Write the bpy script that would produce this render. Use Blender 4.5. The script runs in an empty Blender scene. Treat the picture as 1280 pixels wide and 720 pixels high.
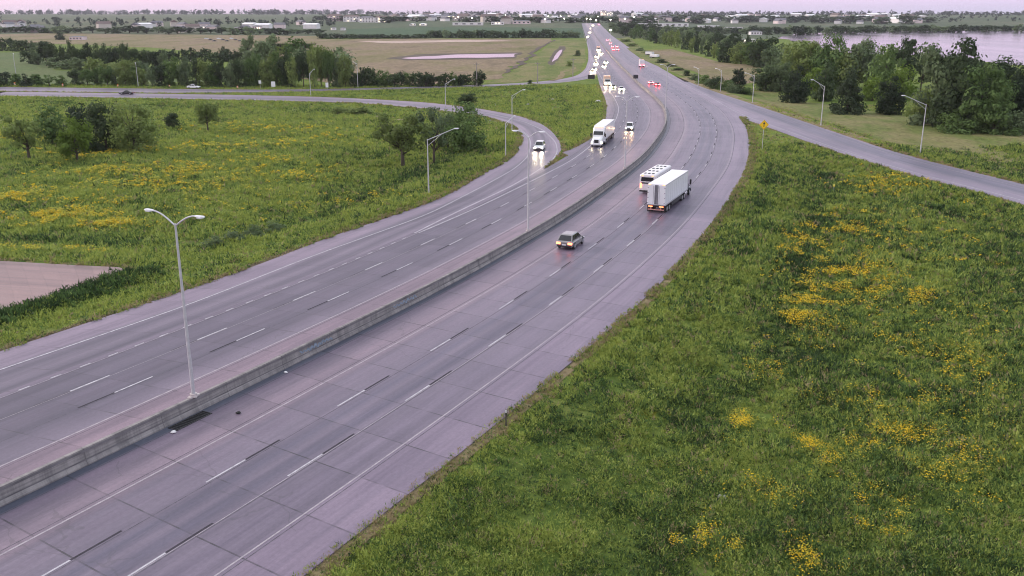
import bpy, math, random
import numpy as np
R = math.radians
SC = bpy.context.scene
COL = SC.collection
random.seed(7)
RNG = np.random.default_rng(7)

# ------------------------------------------------------------ camera, sky, sun, exposure
CAM_H, FPX, PITCH = 27.0, 1150.0, math.atan(344 / 1150.0)
cam_d = bpy.data.cameras.new('camera')
cam_d.sensor_width = 36.0
cam_d.lens = FPX / 1280.0 * 36.0
cam_d.clip_start, cam_d.clip_end = 0.5, 30000
cam = bpy.data.objects.new('camera', cam_d)
COL.objects.link(cam)
cam.location = (0, 0, CAM_H)
cam.rotation_euler = (math.pi / 2 - PITCH, 0, 0)
SC.camera = cam

W = bpy.data.worlds.new('World')
SC.world = W
W.use_nodes = True
wn, wl = W.node_tree.nodes, W.node_tree.links
wn.clear()
SUN_EL, SUN_AZ = R(9), R(-62)          # low dusk sun, to the left of the road
sky = wn.new('ShaderNodeTexSky'); sky.sky_type = 'NISHITA'; sky.sun_disc = False
sky.sun_elevation = SUN_EL; sky.sun_rotation = SUN_AZ
sky.dust_density = 1.5; sky.ozone_density = 2.0; sky.air_density = 1.0
geo = wn.new('ShaderNodeTexCoord')
sep = wn.new('ShaderNodeSeparateXYZ'); wl.new(geo.outputs['Generated'], sep.inputs[0])
ramp = wn.new('ShaderNodeValToRGB'); wl.new(sep.outputs['Z'], ramp.inputs[0])
cr = ramp.color_ramp
cr.elements[0].position = 0.0; cr.elements[0].color = (7.4, 5.9, 7.6, 1)
cr.elements[1].position = 1.0; cr.elements[1].color = (9.0, 9.2, 10.0, 1)
for p, c in ((0.012, (8.8, 6.2, 8.2, 1)), (0.05, (9.0, 6.0, 8.0, 1)), (0.16, (9.0, 7.3, 8.5, 1)), (0.45, (10.0, 9.9, 10.6, 1))):
    e = cr.elements.new(p); e.color = c
mixc = wn.new('ShaderNodeMix'); mixc.data_type = 'RGBA'
mixc.inputs[0].default_value = 0.86
wl.new(sky.outputs[0], mixc.inputs[6]); wl.new(ramp.outputs[0], mixc.inputs[7])
# dusk sky: pink to the left over the sunset side, lavender grey to the right
mrx = wn.new('ShaderNodeMapRange'); wl.new(sep.outputs['X'], mrx.inputs[0]); mrx.inputs[1].default_value = -0.15; mrx.inputs[2].default_value = 0.45
mixs = wn.new('ShaderNodeMix'); mixs.data_type = 'RGBA'; mixs.blend_type = 'MULTIPLY'
wl.new(mrx.outputs[0], mixs.inputs[0]); wl.new(mixc.outputs[2], mixs.inputs[6]); mixs.inputs[7].default_value = (0.86, 0.99, 1.03, 1)
bg = wn.new('ShaderNodeBackground'); bg.inputs[1].default_value = 0.092
wl.new(mixs.outputs[2], bg.inputs[0])
wo = wn.new('ShaderNodeOutputWorld'); wl.new(bg.outputs[0], wo.inputs[0])

sun_d = bpy.data.lights.new('sun', 'SUN')
sun_d.energy = 1.7; sun_d.angle = R(16); sun_d.color = (1.0, 0.92, 0.84)
sun = bpy.data.objects.new('sun', sun_d); COL.objects.link(sun)
_el = R(22)
_d = (math.sin(SUN_AZ) * math.cos(_el), math.cos(SUN_AZ) * math.cos(_el), math.sin(_el))
import mathutils
sun.rotation_euler = mathutils.Vector(_d).to_track_quat('Z', 'Y').to_euler()

vs = SC.view_settings
vs.view_transform = 'Standard'; vs.look = 'None'; vs.exposure = 0.55; vs.gamma = 1.0
vs.use_curve_mapping = False
SC.cycles.filter_width = 1.05
SC.cycles.max_bounces = 6
SC.cycles.transparent_max_bounces = 6
SC.cycles.sample_clamp_indirect = 4.0

# ------------------------------------------------------------ materials
def nodes_of(m):
    m.use_nodes = True
    nt = m.node_tree
    return nt, nt.nodes, nt.links

def pm(name, col, rough=0.6, var=0.12, scale=3.0, metal=0.0, spec=0.5, emis=None, strength=0.0, coat=0.0, bump=0.0, trans=0.0):
    """procedural paint / metal / plastic: noise moves the base colour and the roughness"""
    m = bpy.data.materials.new(name)
    nt, n, l = nodes_of(m)
    b = n['Principled BSDF']
    tc = n.new('ShaderNodeTexCoord')
    nz = n.new('ShaderNodeTexNoise'); nz.inputs['Scale'].default_value = scale; nz.inputs['Detail'].default_value = 5
    l.new(tc.outputs['Object'], nz.inputs['Vector'])
    rp = n.new('ShaderNodeValToRGB')
    rp.color_ramp.elements[0].position = 0.3; rp.color_ramp.elements[1].position = 0.7
    lo = [max(0, c * (1 - var)) for c in col]; hi = [min(1, c * (1 + var)) for c in col]
    rp.color_ramp.elements[0].color = (*lo, 1); rp.color_ramp.elements[1].color = (*hi, 1)
    l.new(nz.outputs['Fac'], rp.inputs[0]); l.new(rp.outputs[0], b.inputs['Base Color'])
    b.inputs['Roughness'].default_value = rough
    b.inputs['Metallic'].default_value = metal
    b.inputs['Specular IOR Level'].default_value = spec
    b.inputs['Coat Weight'].default_value = coat
    if emis:
        b.inputs['Emission Color'].default_value = (*emis, 1)
        b.inputs['Emission Strength'].default_value = strength
    if bump:
        bp = n.new('ShaderNodeBump'); bp.inputs['Strength'].default_value = bump
        l.new(nz.outputs['Fac'], bp.inputs['Height']); l.new(bp.outputs[0], b.inputs['Normal'])
    return m

def N(n, t, **kw):
    x = n.new(t)
    for k, v in kw.items():
        setattr(x, k, v)
    return x

def math_node(n, l, op, a, b=None, clamp=False):
    x = n.new('ShaderNodeMath'); x.operation = op; x.use_clamp = clamp
    for i, q in enumerate((a, b)):
        if q is None: continue
        if isinstance(q, (int, float)): x.inputs[i].default_value = q
        else: l.new(q, x.inputs[i])
    return x.outputs[0]

def mix_col(n, l, fac, a, b, mode='MIX'):
    x = n.new('ShaderNodeMix'); x.data_type = 'RGBA'; x.blend_type = mode
    for i, q in ((0, fac), (6, a), (7, b)):
        if isinstance(q, (int, float)): x.inputs[i].default_value = q
        elif isinstance(q, tuple): x.inputs[i].default_value = (*q, 1) if len(q) == 3 else q
        else: l.new(q, x.inputs[i])
    return x.outputs[2]

def noise(n, l, vec, scale, detail=4, rough=0.55):
    x = n.new('ShaderNodeTexNoise'); x.inputs['Scale'].default_value = scale
    x.inputs['Detail'].default_value = detail; x.inputs['Roughness'].default_value = rough
    l.new(vec, x.inputs['Vector'])
    return x.outputs['Fac']

def ramp_node(n, l, fac, stops):
    x = n.new('ShaderNodeValToRGB'); cr = x.color_ramp
    cr.elements[0].position = stops[0][0]; cr.elements[0].color = (*stops[0][1], 1)
    cr.elements[1].position = stops[-1][0]; cr.elements[1].color = (*stops[-1][1], 1)
    for p, c in stops[1:-1]:
        e = cr.elements.new(p); e.color = (*c, 1)
    l.new(fac, x.inputs[0])
    return x.outputs[0]

def road_mat(name, lateral, joint=4.9, skew=0.1, joint_dark=0.55):
    """jointed concrete: UV.x runs along the road in metres, UV.y across; lateral = [(offset, colour)]"""
    m = bpy.data.materials.new(name)
    nt, n, l = nodes_of(m)
    b = n['Principled BSDF']
    uv = n.new('ShaderNodeUVMap').outputs[0]
    sp = n.new('ShaderNodeSeparateXYZ'); l.new(uv, sp.inputs[0])
    u, v = sp.outputs[0], sp.outputs[1]
    lo, hi = lateral[0][0], lateral[-1][0]
    fac = math_node(n, l, 'DIVIDE', math_node(n, l, 'SUBTRACT', v, lo), hi - lo)
    # let the wheel-track bands wander a little
    mp = n.new('ShaderNodeMapping'); mp.inputs['Scale'].default_value = (0.03, 0.9, 1)
    l.new(uv, mp.inputs['Vector'])
    streak = noise(n, l, mp.outputs[0], 1.0, 6, 0.65)
    wob = math_node(n, l, 'MULTIPLY', math_node(n, l, 'SUBTRACT', streak, 0.5), 1.0 / (hi - lo))
    base = ramp_node(n, l, math_node(n, l, 'ADD', fac, wob), [((o - lo) / (hi - lo), c) for o, c in lateral])
    mp2 = n.new('ShaderNodeMapping'); mp2.inputs['Scale'].default_value = (0.11, 2.6, 1)
    l.new(uv, mp2.inputs['Vector'])
    s2 = noise(n, l, mp2.outputs[0], 1.0, 8, 0.7)
    base = mix_col(n, l, 1.0, base, ramp_node(n, l, s2, [(0.25, (0.74, 0.74, 0.77)), (0.75, (1.18, 1.17, 1.15))]), 'MULTIPLY')
    # slab to slab tone
    uj = math_node(n, l, 'DIVIDE', math_node(n, l, 'ADD', u, math_node(n, l, 'MULTIPLY', v, skew)), joint)
    cell = math_node(n, l, 'FLOOR', uj)
    cellv = math_node(n, l, 'FLOOR', math_node(n, l, 'DIVIDE', v, 3.75))
    cx = n.new('ShaderNodeCombineXYZ'); l.new(cell, cx.inputs[0]); l.new(cellv, cx.inputs[1])
    wnz = n.new('ShaderNodeTexWhiteNoise'); wnz.noise_dimensions = '2D'; l.new(cx.outputs[0], wnz.inputs['Vector'])
    base = mix_col(n, l, 1.0, base, ramp_node(n, l, wnz.outputs['Value'], [(0.0, (0.87, 0.87, 0.885)), (1.0, (1.09, 1.08, 1.07))]), 'MULTIPLY')
    # fine aggregate and blotches
    f1 = noise(n, l, uv, 4.0, 8, 0.75)
    base = mix_col(n, l, 1.0, base, ramp_node(n, l, f1, [(0.25, (0.80, 0.80, 0.80)), (0.75, (1.19, 1.19, 1.19))]), 'MULTIPLY')
    f2 = noise(n, l, uv, 0.25, 4, 0.6)
    base = mix_col(n, l, 1.0, base, ramp_node(n, l, f2, [(0.3, (0.92, 0.92, 0.93)), (0.7, (1.07, 1.06, 1.05))]), 'MULTIPLY')
    # rubber and oil stains, patchy along the lanes
    mp3 = n.new('ShaderNodeMapping'); mp3.inputs['Scale'].default_value = (0.018, 0.55, 1); l.new(uv, mp3.inputs['Vector'])
    st = noise(n, l, mp3.outputs[0], 1.0, 7, 0.72)
    base = mix_col(n, l, 1.0, base, ramp_node(n, l, st, [(0.34, (0.64, 0.645, 0.69)), (0.52, (0.97, 0.97, 0.98)), (0.70, (1.08, 1.06, 1.05))]), 'MULTIPLY')
    # hairline cracks
    vo = n.new('ShaderNodeTexVoronoi'); vo.feature = 'DISTANCE_TO_EDGE'; vo.inputs['Scale'].default_value = 0.16
    vw = n.new('ShaderNodeMix'); vw.data_type = 'VECTOR'; vw.inputs[0].default_value = 0.12
    nzv = n.new('ShaderNodeTexNoise'); nzv.inputs['Scale'].default_value = 0.8; l.new(uv, nzv.inputs['Vector'])
    vadd = n.new('ShaderNodeVectorMath'); vadd.operation = 'ADD'; l.new(uv, vadd.inputs[0]); l.new(nzv.outputs['Color'], vadd.inputs[1]); l.new(vadd.outputs[0], vo.inputs['Vector'])
    ck = math_node(n, l, 'MULTIPLY', math_node(n, l, 'LESS_THAN', vo.outputs['Distance'], 0.006), math_node(n, l, 'GREATER_THAN', noise(n, l, uv, 0.045, 3), 0.56))
    base = mix_col(n, l, math_node(n, l, 'MULTIPLY', ck, 0.26), base, (0.05, 0.047, 0.052))
    # transverse joints, unevenly sealed
    fr = math_node(n, l, 'SUBTRACT', math_node(n, l, 'FRACT', uj), 0.5)
    near = math_node(n, l, 'GREATER_THAN', math_node(n, l, 'ABSOLUTE', fr), 0.5 - 0.055 / joint)
    jm = noise(n, l, cx.outputs[0], 0.9, 2)
    jn = noise(n, l, uv, 0.7, 3)
    jf = math_node(n, l, 'MULTIPLY', near, math_node(n, l, 'MULTIPLY', math_node(n, l, 'MULTIPLY', math_node(n, l, 'SUBTRACT', jn, 0.30), 3.2, True), math_node(n, l, 'MULTIPLY', jm, joint_dark * 2.6, True), True), True)
    base = mix_col(n, l, jf, base, (0.016, 0.015, 0.018))
    l.new(base, b.inputs['Base Color'])
    rg = ramp_node(n, l, s2, [(0.3, (0.34, 0.34, 0.34)), (0.7, (0.50, 0.50, 0.50))])
    l.new(rg, b.inputs['Roughness'])
    b.inputs['Specular IOR Level'].default_value = 0.4
    return m

def ground_mat(name, stops, yellow=0.0, fine=1.6, mid=0.16, big=0.02, stretch=1.0, dark=0.55):
    m = bpy.data.materials.new(name)
    nt, n, l = nodes_of(m)
    b = n['Principled BSDF']
    pos0 = n.new('ShaderNodeNewGeometry').outputs['Position']
    mp = n.new('ShaderNodeMapping'); mp.inputs['Scale'].default_value = (1, stretch, 0); l.new(pos0, mp.inputs['Vector'])
    pos = mp.outputs[0]
    a = noise(n, l, pos, big, 5, 0.6); c = noise(n, l, pos, mid, 6, 0.65); d = noise(n, l, pos, fine, 6, 0.75)
    f = math_node(n, l, 'ADD', math_node(n, l, 'MULTIPLY', a, 0.45), math_node(n, l, 'MULTIPLY', c, 0.55))
    base = ramp_node(n, l, f, stops)
    base = mix_col(n, l, 1.0, base, ramp_node(n, l, d, [(0.25, (dark, dark, dark)), (0.5, (1, 1, 1)), (0.78, (1.5, 1.5, 1.4))]), 'MULTIPLY')
    if yellow > 0:
        y1 = noise(n, l, pos, 0.03, 3); y2 = noise(n, l, pos, 0.5, 6, 0.8)
        yf = math_node(n, l, 'MULTIPLY', math_node(n, l, 'GREATER_THAN', y1, 0.54), math_node(n, l, 'GREATER_THAN', y2, 0.56))
        base = mix_col(n, l, math_node(n, l, 'MULTIPLY', yf, yellow), base, (0.34, 0.24, 0.02))
    l.new(base, b.inputs['Base Color'])
    b.inputs['Roughness'].default_value = 0.95
    b.inputs['Specular IOR Level'].default_value = 0.1
    bp = n.new('ShaderNodeBump'); bp.inputs['Strength'].default_value = 0.9; bp.inputs['Distance'].default_value = 0.4
    l.new(d, bp.inputs['Height']); l.new(bp.outputs[0], b.inputs['Normal'])
    return m

def leaf_mat(name, dark, light, rnd=0.25, nscale=0.5):
    m = bpy.data.materials.new(name)
    nt, n, l = nodes_of(m)
    b = n['Principled BSDF']
    tc = n.new('ShaderNodeTexCoord')
    f = noise(n, l, tc.outputs['Object'], nscale * 9, 4, 0.7)
    oi = n.new('ShaderNodeObjectInfo')
    ff = math_node(n, l, 'ADD', f, math_node(n, l, 'MULTIPLY', math_node(n, l, 'SUBTRACT', oi.outputs['Random'], 0.5), rnd))
    base = ramp_node(n, l, ff, [(0.3, dark), (0.7, light)])
    l.new(base, b.inputs['Base Color'])
    b.inputs['Roughness'].default_value = 0.75; b.inputs['Specular IOR Level'].default_value = 0.2
    tr = n.new('ShaderNodeBsdfTranslucent'); l.new(base, tr.inputs[0])
    mx = n.new('ShaderNodeMixShader'); mx.inputs[0].default_value = 0.25
    l.new(b.outputs[0], mx.inputs[1]); l.new(tr.outputs[0], mx.inputs[2])
    l.new(mx.outputs[0], n['Material Output'].inputs['Surface'])
    return m

def grass_mat(name, dark, light):
    m = bpy.data.materials.new(name)
    nt, n, l = nodes_of(m)
    b = n['Principled BSDF']
    pos = n.new('ShaderNodeNewGeometry').outputs['Position']
    f = math_node(n, l, 'ADD', math_node(n, l, 'MULTIPLY', noise(n, l, pos, 0.22, 5, 0.65), 0.5), math_node(n, l, 'MULTIPLY', noise(n, l, pos, 1.3, 3, 0.7), 0.5))
    base = ramp_node(n, l, f, [(0.34, dark), (0.66, light)])
    l.new(base, b.inputs['Base Color'])
    b.inputs['Roughness'].default_value = 0.7; b.inputs['Specular IOR Level'].default_value = 0.25
    tr = n.new('ShaderNodeBsdfTranslucent'); l.new(base, tr.inputs[0])
    mx = n.new('ShaderNodeMixShader'); mx.inputs[0].default_value = 0.3
    l.new(b.outputs[0], mx.inputs[1]); l.new(tr.outputs[0], mx.inputs[2])
    l.new(mx.outputs[0], n['Material Output'].inputs['Surface'])
    return m

def water_mat(name, col, rough=0.08):
    m = bpy.data.materials.new(name)
    nt, n, l = nodes_of(m)
    b = n['Principled BSDF']
    pos = n.new('ShaderNodeNewGeometry').outputs['Position']
    mp = n.new('ShaderNodeMapping'); mp.inputs['Scale'].default_value = (0.02, 0.004, 1); l.new(pos, mp.inputs['Vector'])
    f = noise(n, l, mp.outputs[0], 1.0, 4)
    l.new(ramp_node(n, l, f, [(0.3, col), (0.7, tuple(c * 1.4 for c in col))]), b.inputs['Base Color'])
    l.new(ramp_node(n, l, f, [(0.3, (rough,) * 3), (0.7, (rough * 2,) * 3)]), b.inputs['Roughness'])
    b.inputs['Specular IOR Level'].default_value = 0.8
    bp = n.new('ShaderNodeBump'); bp.inputs['Strength'].default_value = 0.06; bp.inputs['Distance'].default_value = 0.05
    l.new(noise(n, l, pos, 1.2, 3), bp.inputs['Height']); l.new(bp.outputs[0], b.inputs['Normal'])
    return m

# ------------------------------------------------------------ mesh building
class MB:
    """collects boxes, tubes, lofts and panels and links them as ONE mesh object"""
    def __init__(s): s.v, s.f, s.mi = [], [], []
    def add(s, vs_, fs, mi=0):
        o = len(s.v); s.v += [tuple(map(float, p)) for p in vs_]
        for f in fs: s.f.append(tuple(o + i for i in f)); s.mi.append(mi)
        return s
    def box(s, c, d, mi=0, rz=0.0, taper=1.0):
        x, y, z = (q / 2 for q in d); P = []
        for sz in (-1, 1):
            k = taper if sz > 0 else 1.0
            for sx, sy in ((-1, -1), (1, -1), (1, 1), (-1, 1)):
                px, py = sx * x * k, sy * y * k
                P.append((c[0] + px * math.cos(rz) - py * math.sin(rz), c[1] + px * math.sin(rz) + py * math.cos(rz), c[2] + sz * z))
        return s.add(P, [(3, 2, 1, 0), (4, 5, 6, 7), (0, 1, 5, 4), (1, 2, 6, 5), (2, 3, 7, 6), (3, 0, 4, 7)], mi)
    def bbox(s, c, d, b=0.04, mi=0):
        """box with chamfered edges"""
        x, y, z = (q / 2 for q in d)
        secs = []
        for zz, ins in ((-z, b), (-z + b, 0), (z - b, 0), (z, b)):
            X, Y = x - ins, y - ins; bb = min(b, X * .9, Y * .9)
            ring = [(-X + bb, -Y), (X - bb, -Y), (X, -Y + bb), (X, Y - bb), (X - bb, Y), (-X + bb, Y), (-X, Y - bb), (-X, -Y + bb)]
            secs.append([(c[0] + a, c[1] + q, c[2] + zz) for a, q in ring])
        return s.loft(secs, mi)
    def loft(s, secs, mi=0, cap=True, closed=True):
        n = len(secs[0]); o = [p for q in secs for p in q]; fs = []
        for i in range(len(secs) - 1):
            for j in range(n if closed else n - 1):
                k = (j + 1) % n
                fs.append((i * n + j, i * n + k, (i + 1) * n + k, (i + 1) * n + j))
        if cap:
            fs.append(tuple(reversed(range(n)))); fs.append(tuple((len(secs) - 1) * n + j for j in range(n)))
        return s.add(o, fs, mi)
    def tube(s, pts, rad, n=8, mi=0):
        secs = []
        pts = [np.array(p, float) for p in pts]
        for i, p in enumerate(pts):
            a = pts[max(0, i - 1)]; b = pts[min(len(pts) - 1, i + 1)]
            t = (b - a) / (np.linalg.norm(b - a) + 1e-9)
            h = np.array((0, 0, 1.0)) if abs(t[2]) < 0.9 else np.array((1.0, 0, 0))
            u = np.cross(t, h); u /= np.linalg.norm(u); w = np.cross(t, u)
            r = rad[i] if isinstance(rad, (list, tuple)) else rad
            secs.append([p + r * (math.cos(2 * math.pi * k / n) * u + math.sin(2 * math.pi * k / n) * w) for k in range(n)])
        return s.loft(secs, mi)
    def cyl(s, c, axis, r, h, n=16, mi=0):
        a = np.array(axis, float) / np.linalg.norm(axis); c = np.array(c, float)
        return s.tube([c - a * h / 2, c + a * h / 2], r, n, mi)
    def panel(s, quad, t, mi=0):
        """quad (4 points, counter-clockwise seen from outside) given thickness t outward"""
        q = [np.array(p, float) for p in quad]
        nn = np.cross(q[1] - q[0], q[3] - q[0]); nn /= np.linalg.norm(nn)
        P = [p - nn * 0.02 for p in q] + [p + nn * t for p in q]
        return s.add(P, [(3, 2, 1, 0), (4, 5, 6, 7), (0, 1, 5, 4), (1, 2, 6, 5), (2, 3, 7, 6), (3, 0, 4, 7)], mi)
    def mesh(s, name, mats, smooth=False):
        me = bpy.data.meshes.new(name); me.from_pydata(s.v, [], s.f)
        for m in (mats if isinstance(mats, (list, tuple)) else [mats]): me.materials.append(m)
        if max(s.mi, default=0): me.polygons.foreach_set('material_index', s.mi)
        if smooth: me.polygons.foreach_set('use_smooth', [True] * len(s.f))
        me.update(); return me
    def build(s, name, mats, parent=None, smooth=False):
        return link(name, s.mesh(name, mats, smooth), parent)

def link(name, me, parent=None):
    o = bpy.data.objects.new(name, me); COL.objects.link(o)
    if parent is not None: o.parent = parent
    return o

def tag(o, label=None, cat=None, group=None, kind=None):
    if label: o['label'] = label
    if cat: o['category'] = cat
    if group: o['group'] = group
    if kind: o['kind'] = kind
    return o

def empty(name, loc=(0, 0, 0), rz=0.0):
    o = bpy.data.objects.new(name, None); COL.objects.link(o)
    o.empty_display_size = 0.3
    o.location = loc; o.rotation_euler = (0, 0, rz)
    return o

KIDS = {}
def copy_tree(o, parent=None):
    c = o.copy(); COL.objects.link(c)
    if parent is not None: c.parent = parent
    for ch in list(o.children): copy_tree(ch, c)
    return c

def tri_mesh(name, verts, mats, mi=None):
    """verts (n,3,3) -> loose triangles"""
    n = len(verts); me = bpy.data.meshes.new(name)
    me.vertices.add(n * 3); me.vertices.foreach_set('co', verts.reshape(-1).astype(np.float32))
    me.loops.add(n * 3); me.loops.foreach_set('vertex_index', np.arange(n * 3, dtype=np.int32))
    me.polygons.add(n); me.polygons.foreach_set('loop_start', np.arange(0, n * 3, 3, dtype=np.int32))
    try: me.polygons.foreach_set('loop_total', np.full(n, 3, dtype=np.int32))
    except Exception: pass
    for m in (mats if isinstance(mats, (list, tuple)) else [mats]): me.materials.append(m)
    if mi is not None: me.polygons.foreach_set('material_index', np.asarray(mi, dtype=np.int32))
    me.update(calc_edges=True); return me
# ------------------------------------------------------------ the lie of the land
def flat(u, v):
    """pixel of the photograph -> point on level ground (photo is 1280 x 720)"""
    x = (u - 640) / FPX; y = -(v - 360) / FPX
    d = (x, math.cos(PITCH) + y * math.sin(PITCH), -math.sin(PITCH) + y * math.cos(PITCH))
    t = CAM_H / -d[2]
    return d[0] * t, d[1] * t
def flats(pts): return np.array([flat(*p) for p in pts])

# master line: the first lane line right of the median on the carriageway going away
B_PX = [(50,720),(130,677),(231,619),(320,567),(382,535),(492,466),(582,412),(640,380),(711,329),(782,279),(860,204),(876,167),(875,152),(867,136)]
B_G = flats(B_PX)
ctrl = [(-55.0, -20.0)] + [tuple(p) for p in B_G] + [(55.5, 309), (58.5, 376), (62.5, 449), (70.5, 585), (87, 825), (112, 1200), (141, 1650), (205, 2600)]
cy = np.array([c[1] for c in ctrl]); cx = np.array([c[0] for c in ctrl])
o_ = np.argsort(cy); cy, cx = cy[o_], cx[o_]
YY = np.arange(-16, 2500, 2.0)
XX = np.interp(YY, cy, cx)
for w_ in (11, 9, 9, 7):
    k_ = np.ones(w_) / w_; p_ = w_ // 2
    ext = np.concatenate([XX[0] + (XX[1] - XX[0]) * np.arange(-p_, 0), XX, XX[-1] + (XX[-1] - XX[-2]) * np.arange(1, p_ + 1)])
    XX = np.convolve(ext, k_, 'valid')
far_ = np.clip((YY - 330) / 120, 0, 1)
sm = XX.copy()
for w_ in (81, 61):
    k_ = np.ones(w_) / w_; p_ = w_ // 2
    ext = np.concatenate([sm[0] + (sm[1] - sm[0]) * np.arange(-p_, 0), sm, sm[-1] + (sm[-1] - sm[-2]) * np.arange(1, p_ + 1)])
    sm = np.convolve(ext, k_, 'valid')
XX = XX * (1 - far_) + sm * far_
MASTER = np.stack([XX, YY], 1)
SEG = np.diff(MASTER, axis=0); SL = np.linalg.norm(SEG, axis=1)
SS = np.concatenate([[0], np.cumsum(SL)])
_i0 = np.argmin(np.abs(YY - 39.97)); SS = SS - SS[_i0] + 27.67
TAN = np.gradient(MASTER, axis=0); TAN /= np.linalg.norm(TAN, axis=1)[:, None]
for _ in range(3):
    TAN[1:-1] = (TAN[:-2] + TAN[1:-1] + TAN[2:]) / 3
TAN /= np.linalg.norm(TAN, axis=1)[:, None]
NOR = np.stack([TAN[:, 1], -TAN[:, 0]], 1)      # to the right
def at_s(s, off=0.0):
    """point at arc length s, off metres to the right of the master line"""
    s = np.asarray(s, float)
    x = np.interp(s, SS, MASTER[:, 0]); y = np.interp(s, SS, MASTER[:, 1])
    nx = np.interp(s, SS, NOR[:, 0]); ny = np.interp(s, SS, NOR[:, 1])
    return np.stack([x + nx * off, y + ny * off], -1)
def head_s(s):
    return math.atan2(float(np.interp(s, SS, TAN[:, 1])), float(np.interp(s, SS, TAN[:, 0])))
def near_s(x, y):
    d = (MASTER[:, 0] - x) ** 2 + (MASTER[:, 1] - y) ** 2
    i = int(np.argmin(d)); s = SS[i] + float(np.dot((np.array((x, y)) - MASTER[i]), TAN[i]))
    off = float(np.dot(np.array((x, y)) - at_s(s), (np.interp(s, SS, NOR[:, 0]), np.interp(s, SS, NOR[:, 1]))))
    return s, off

def resample(P, n, smooth=0):
    P = np.asarray(P, float); d = np.concatenate([[0], np.cumsum(np.linalg.norm(np.diff(P, axis=0), axis=1))])
    t = np.linspace(0, d[-1], n); Q = np.stack([np.interp(t, d, P[:, 0]), np.interp(t, d, P[:, 1])], 1)
    for _ in range(smooth): Q[1:-1] = (Q[:-2] + 2 * Q[1:-1] + Q[2:]) / 4
    return Q

# pavement outlines on the ground
s_all = np.concatenate([np.arange(-8, 330, 3.0), np.arange(330, 1750, 12.0)])
WEDGE_PX = [(0,439),(87,411),(150,390),(240,360),(320,332.5),(420,292.5),(470,277.5),(557,245),(603,217),(635,201),(648,186),(653,172),(648,161.5),(637,155.5),(619,149.5),(594,144),(565,140),(534,136.5),(478,130.5),(400,127),(300,125),(200,123),(100,121.3),(0,120),(-150,118.5)]
w_pts = flats(WEDGE_PX)
back = at_s(np.arange(-8, 14, 3.0), -31.9)
RAMP_L = resample(np.vstack([back[back[:, 1] < w_pts[0][1] - 6], w_pts]), 220, 10)
RAMP_R = resample(np.vstack([at_s(np.arange(-8, 150, 3.0), -22.5), flats([(700,191.5),(703,186),(700,177),(690,164),(676,154),(650,145),(603,136.2),(537,128.3),(478,124.6),(400,121),(300,118.7),(200,117.2),(100,115.8),(0,114.6),(-150,113.4)])]), 220, 8)
ROAD2_L = resample(flats([(-150,107.6),(0,108.8),(100,109.8),(200,111),(300,112.2),(400,112),(494,109.3),(580,107),(650,104.4),(700,100),(722,95),(732,86),(735.5,75),(735.5,65),(733.5,52),(734.5,40)]), 160, 6)
ROAD2_R = resample(flats([(-150,112.7),(0,113.8),(100,115),(200,116),(260,116.2),(320,115),(400,114),(494,111.2),(580,109.2),(650,107),(705,103.5),(737,99.5),(748,92),(752,80),(753,66),(748,52),(746,40)]), 160, 6)
# left edge of the carriageway coming towards the camera, beyond the gore
WB_far = flats([(701,191.2),(718,185),(736,175),(749,163),(755.5,152),(758,137),(754,118),(749,104),(747,96),(746,88),(745,78),(744,66),(742,52),(742,40)])
_ds = [near_s(*p) for p in WB_far]
_sw = np.array([q[0] for q in _ds]); _ow = np.array([q[1] for q in _ds]); _k = np.argsort(_sw); _sw, _ow = _sw[_k], _ow[_k]
GORE_S = _sw[0]
def wb_left(s):
    return np.where(s < GORE_S, -23.5, np.clip(np.interp(s, _sw, _ow), -26.5, -20.5))
ONR_T = resample(flats([(1400,262),(1280,229.5),(1149,199.5),(1090,181),(1027,159.5),(980,143.5),(942,130.5),(900,117),(870,106),(838,92.5),(810,81),(795,73.5),(782,64),(768,50),(757,40)]), 160, 4)
ONR_B = resample(flats([(1400,289),(1280,253.5),(1160,225.5),(1089,204.5),(1010,177.5),(960,158.5),(923,146.5),(906,137),(888,124),(858,108),(828,93),(801,80),(787,72),(776,64),(764,50),(754,40)]), 160, 4)
NOSE = flat(923, 146.8)
NOSE_S = near_s(*NOSE)[0]

def poly(a, b): return np.vstack([a, b[::-1]])
EB_R = at_s(s_all, 11.5)
MAIN_POLY = np.vstack([EB_R, np.array([at_s(s, float(wb_left(np.array(s)))) for s in s_all])[::-1]])
RAMP_POLY = poly(RAMP_L, RAMP_R); ROAD2_POLY = poly(ROAD2_L, ROAD2_R); ONR_POLY = poly(ONR_T, ONR_B)
PAD = flats([(-60,322),(0,326),(80,330.5),(150,334),(156,337),(140,343),(100,357),(60,371),(0,389),(-60,406)])
PAVED = [MAIN_POLY, RAMP_POLY, ROAD2_POLY, ONR_POLY, PAD]

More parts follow.
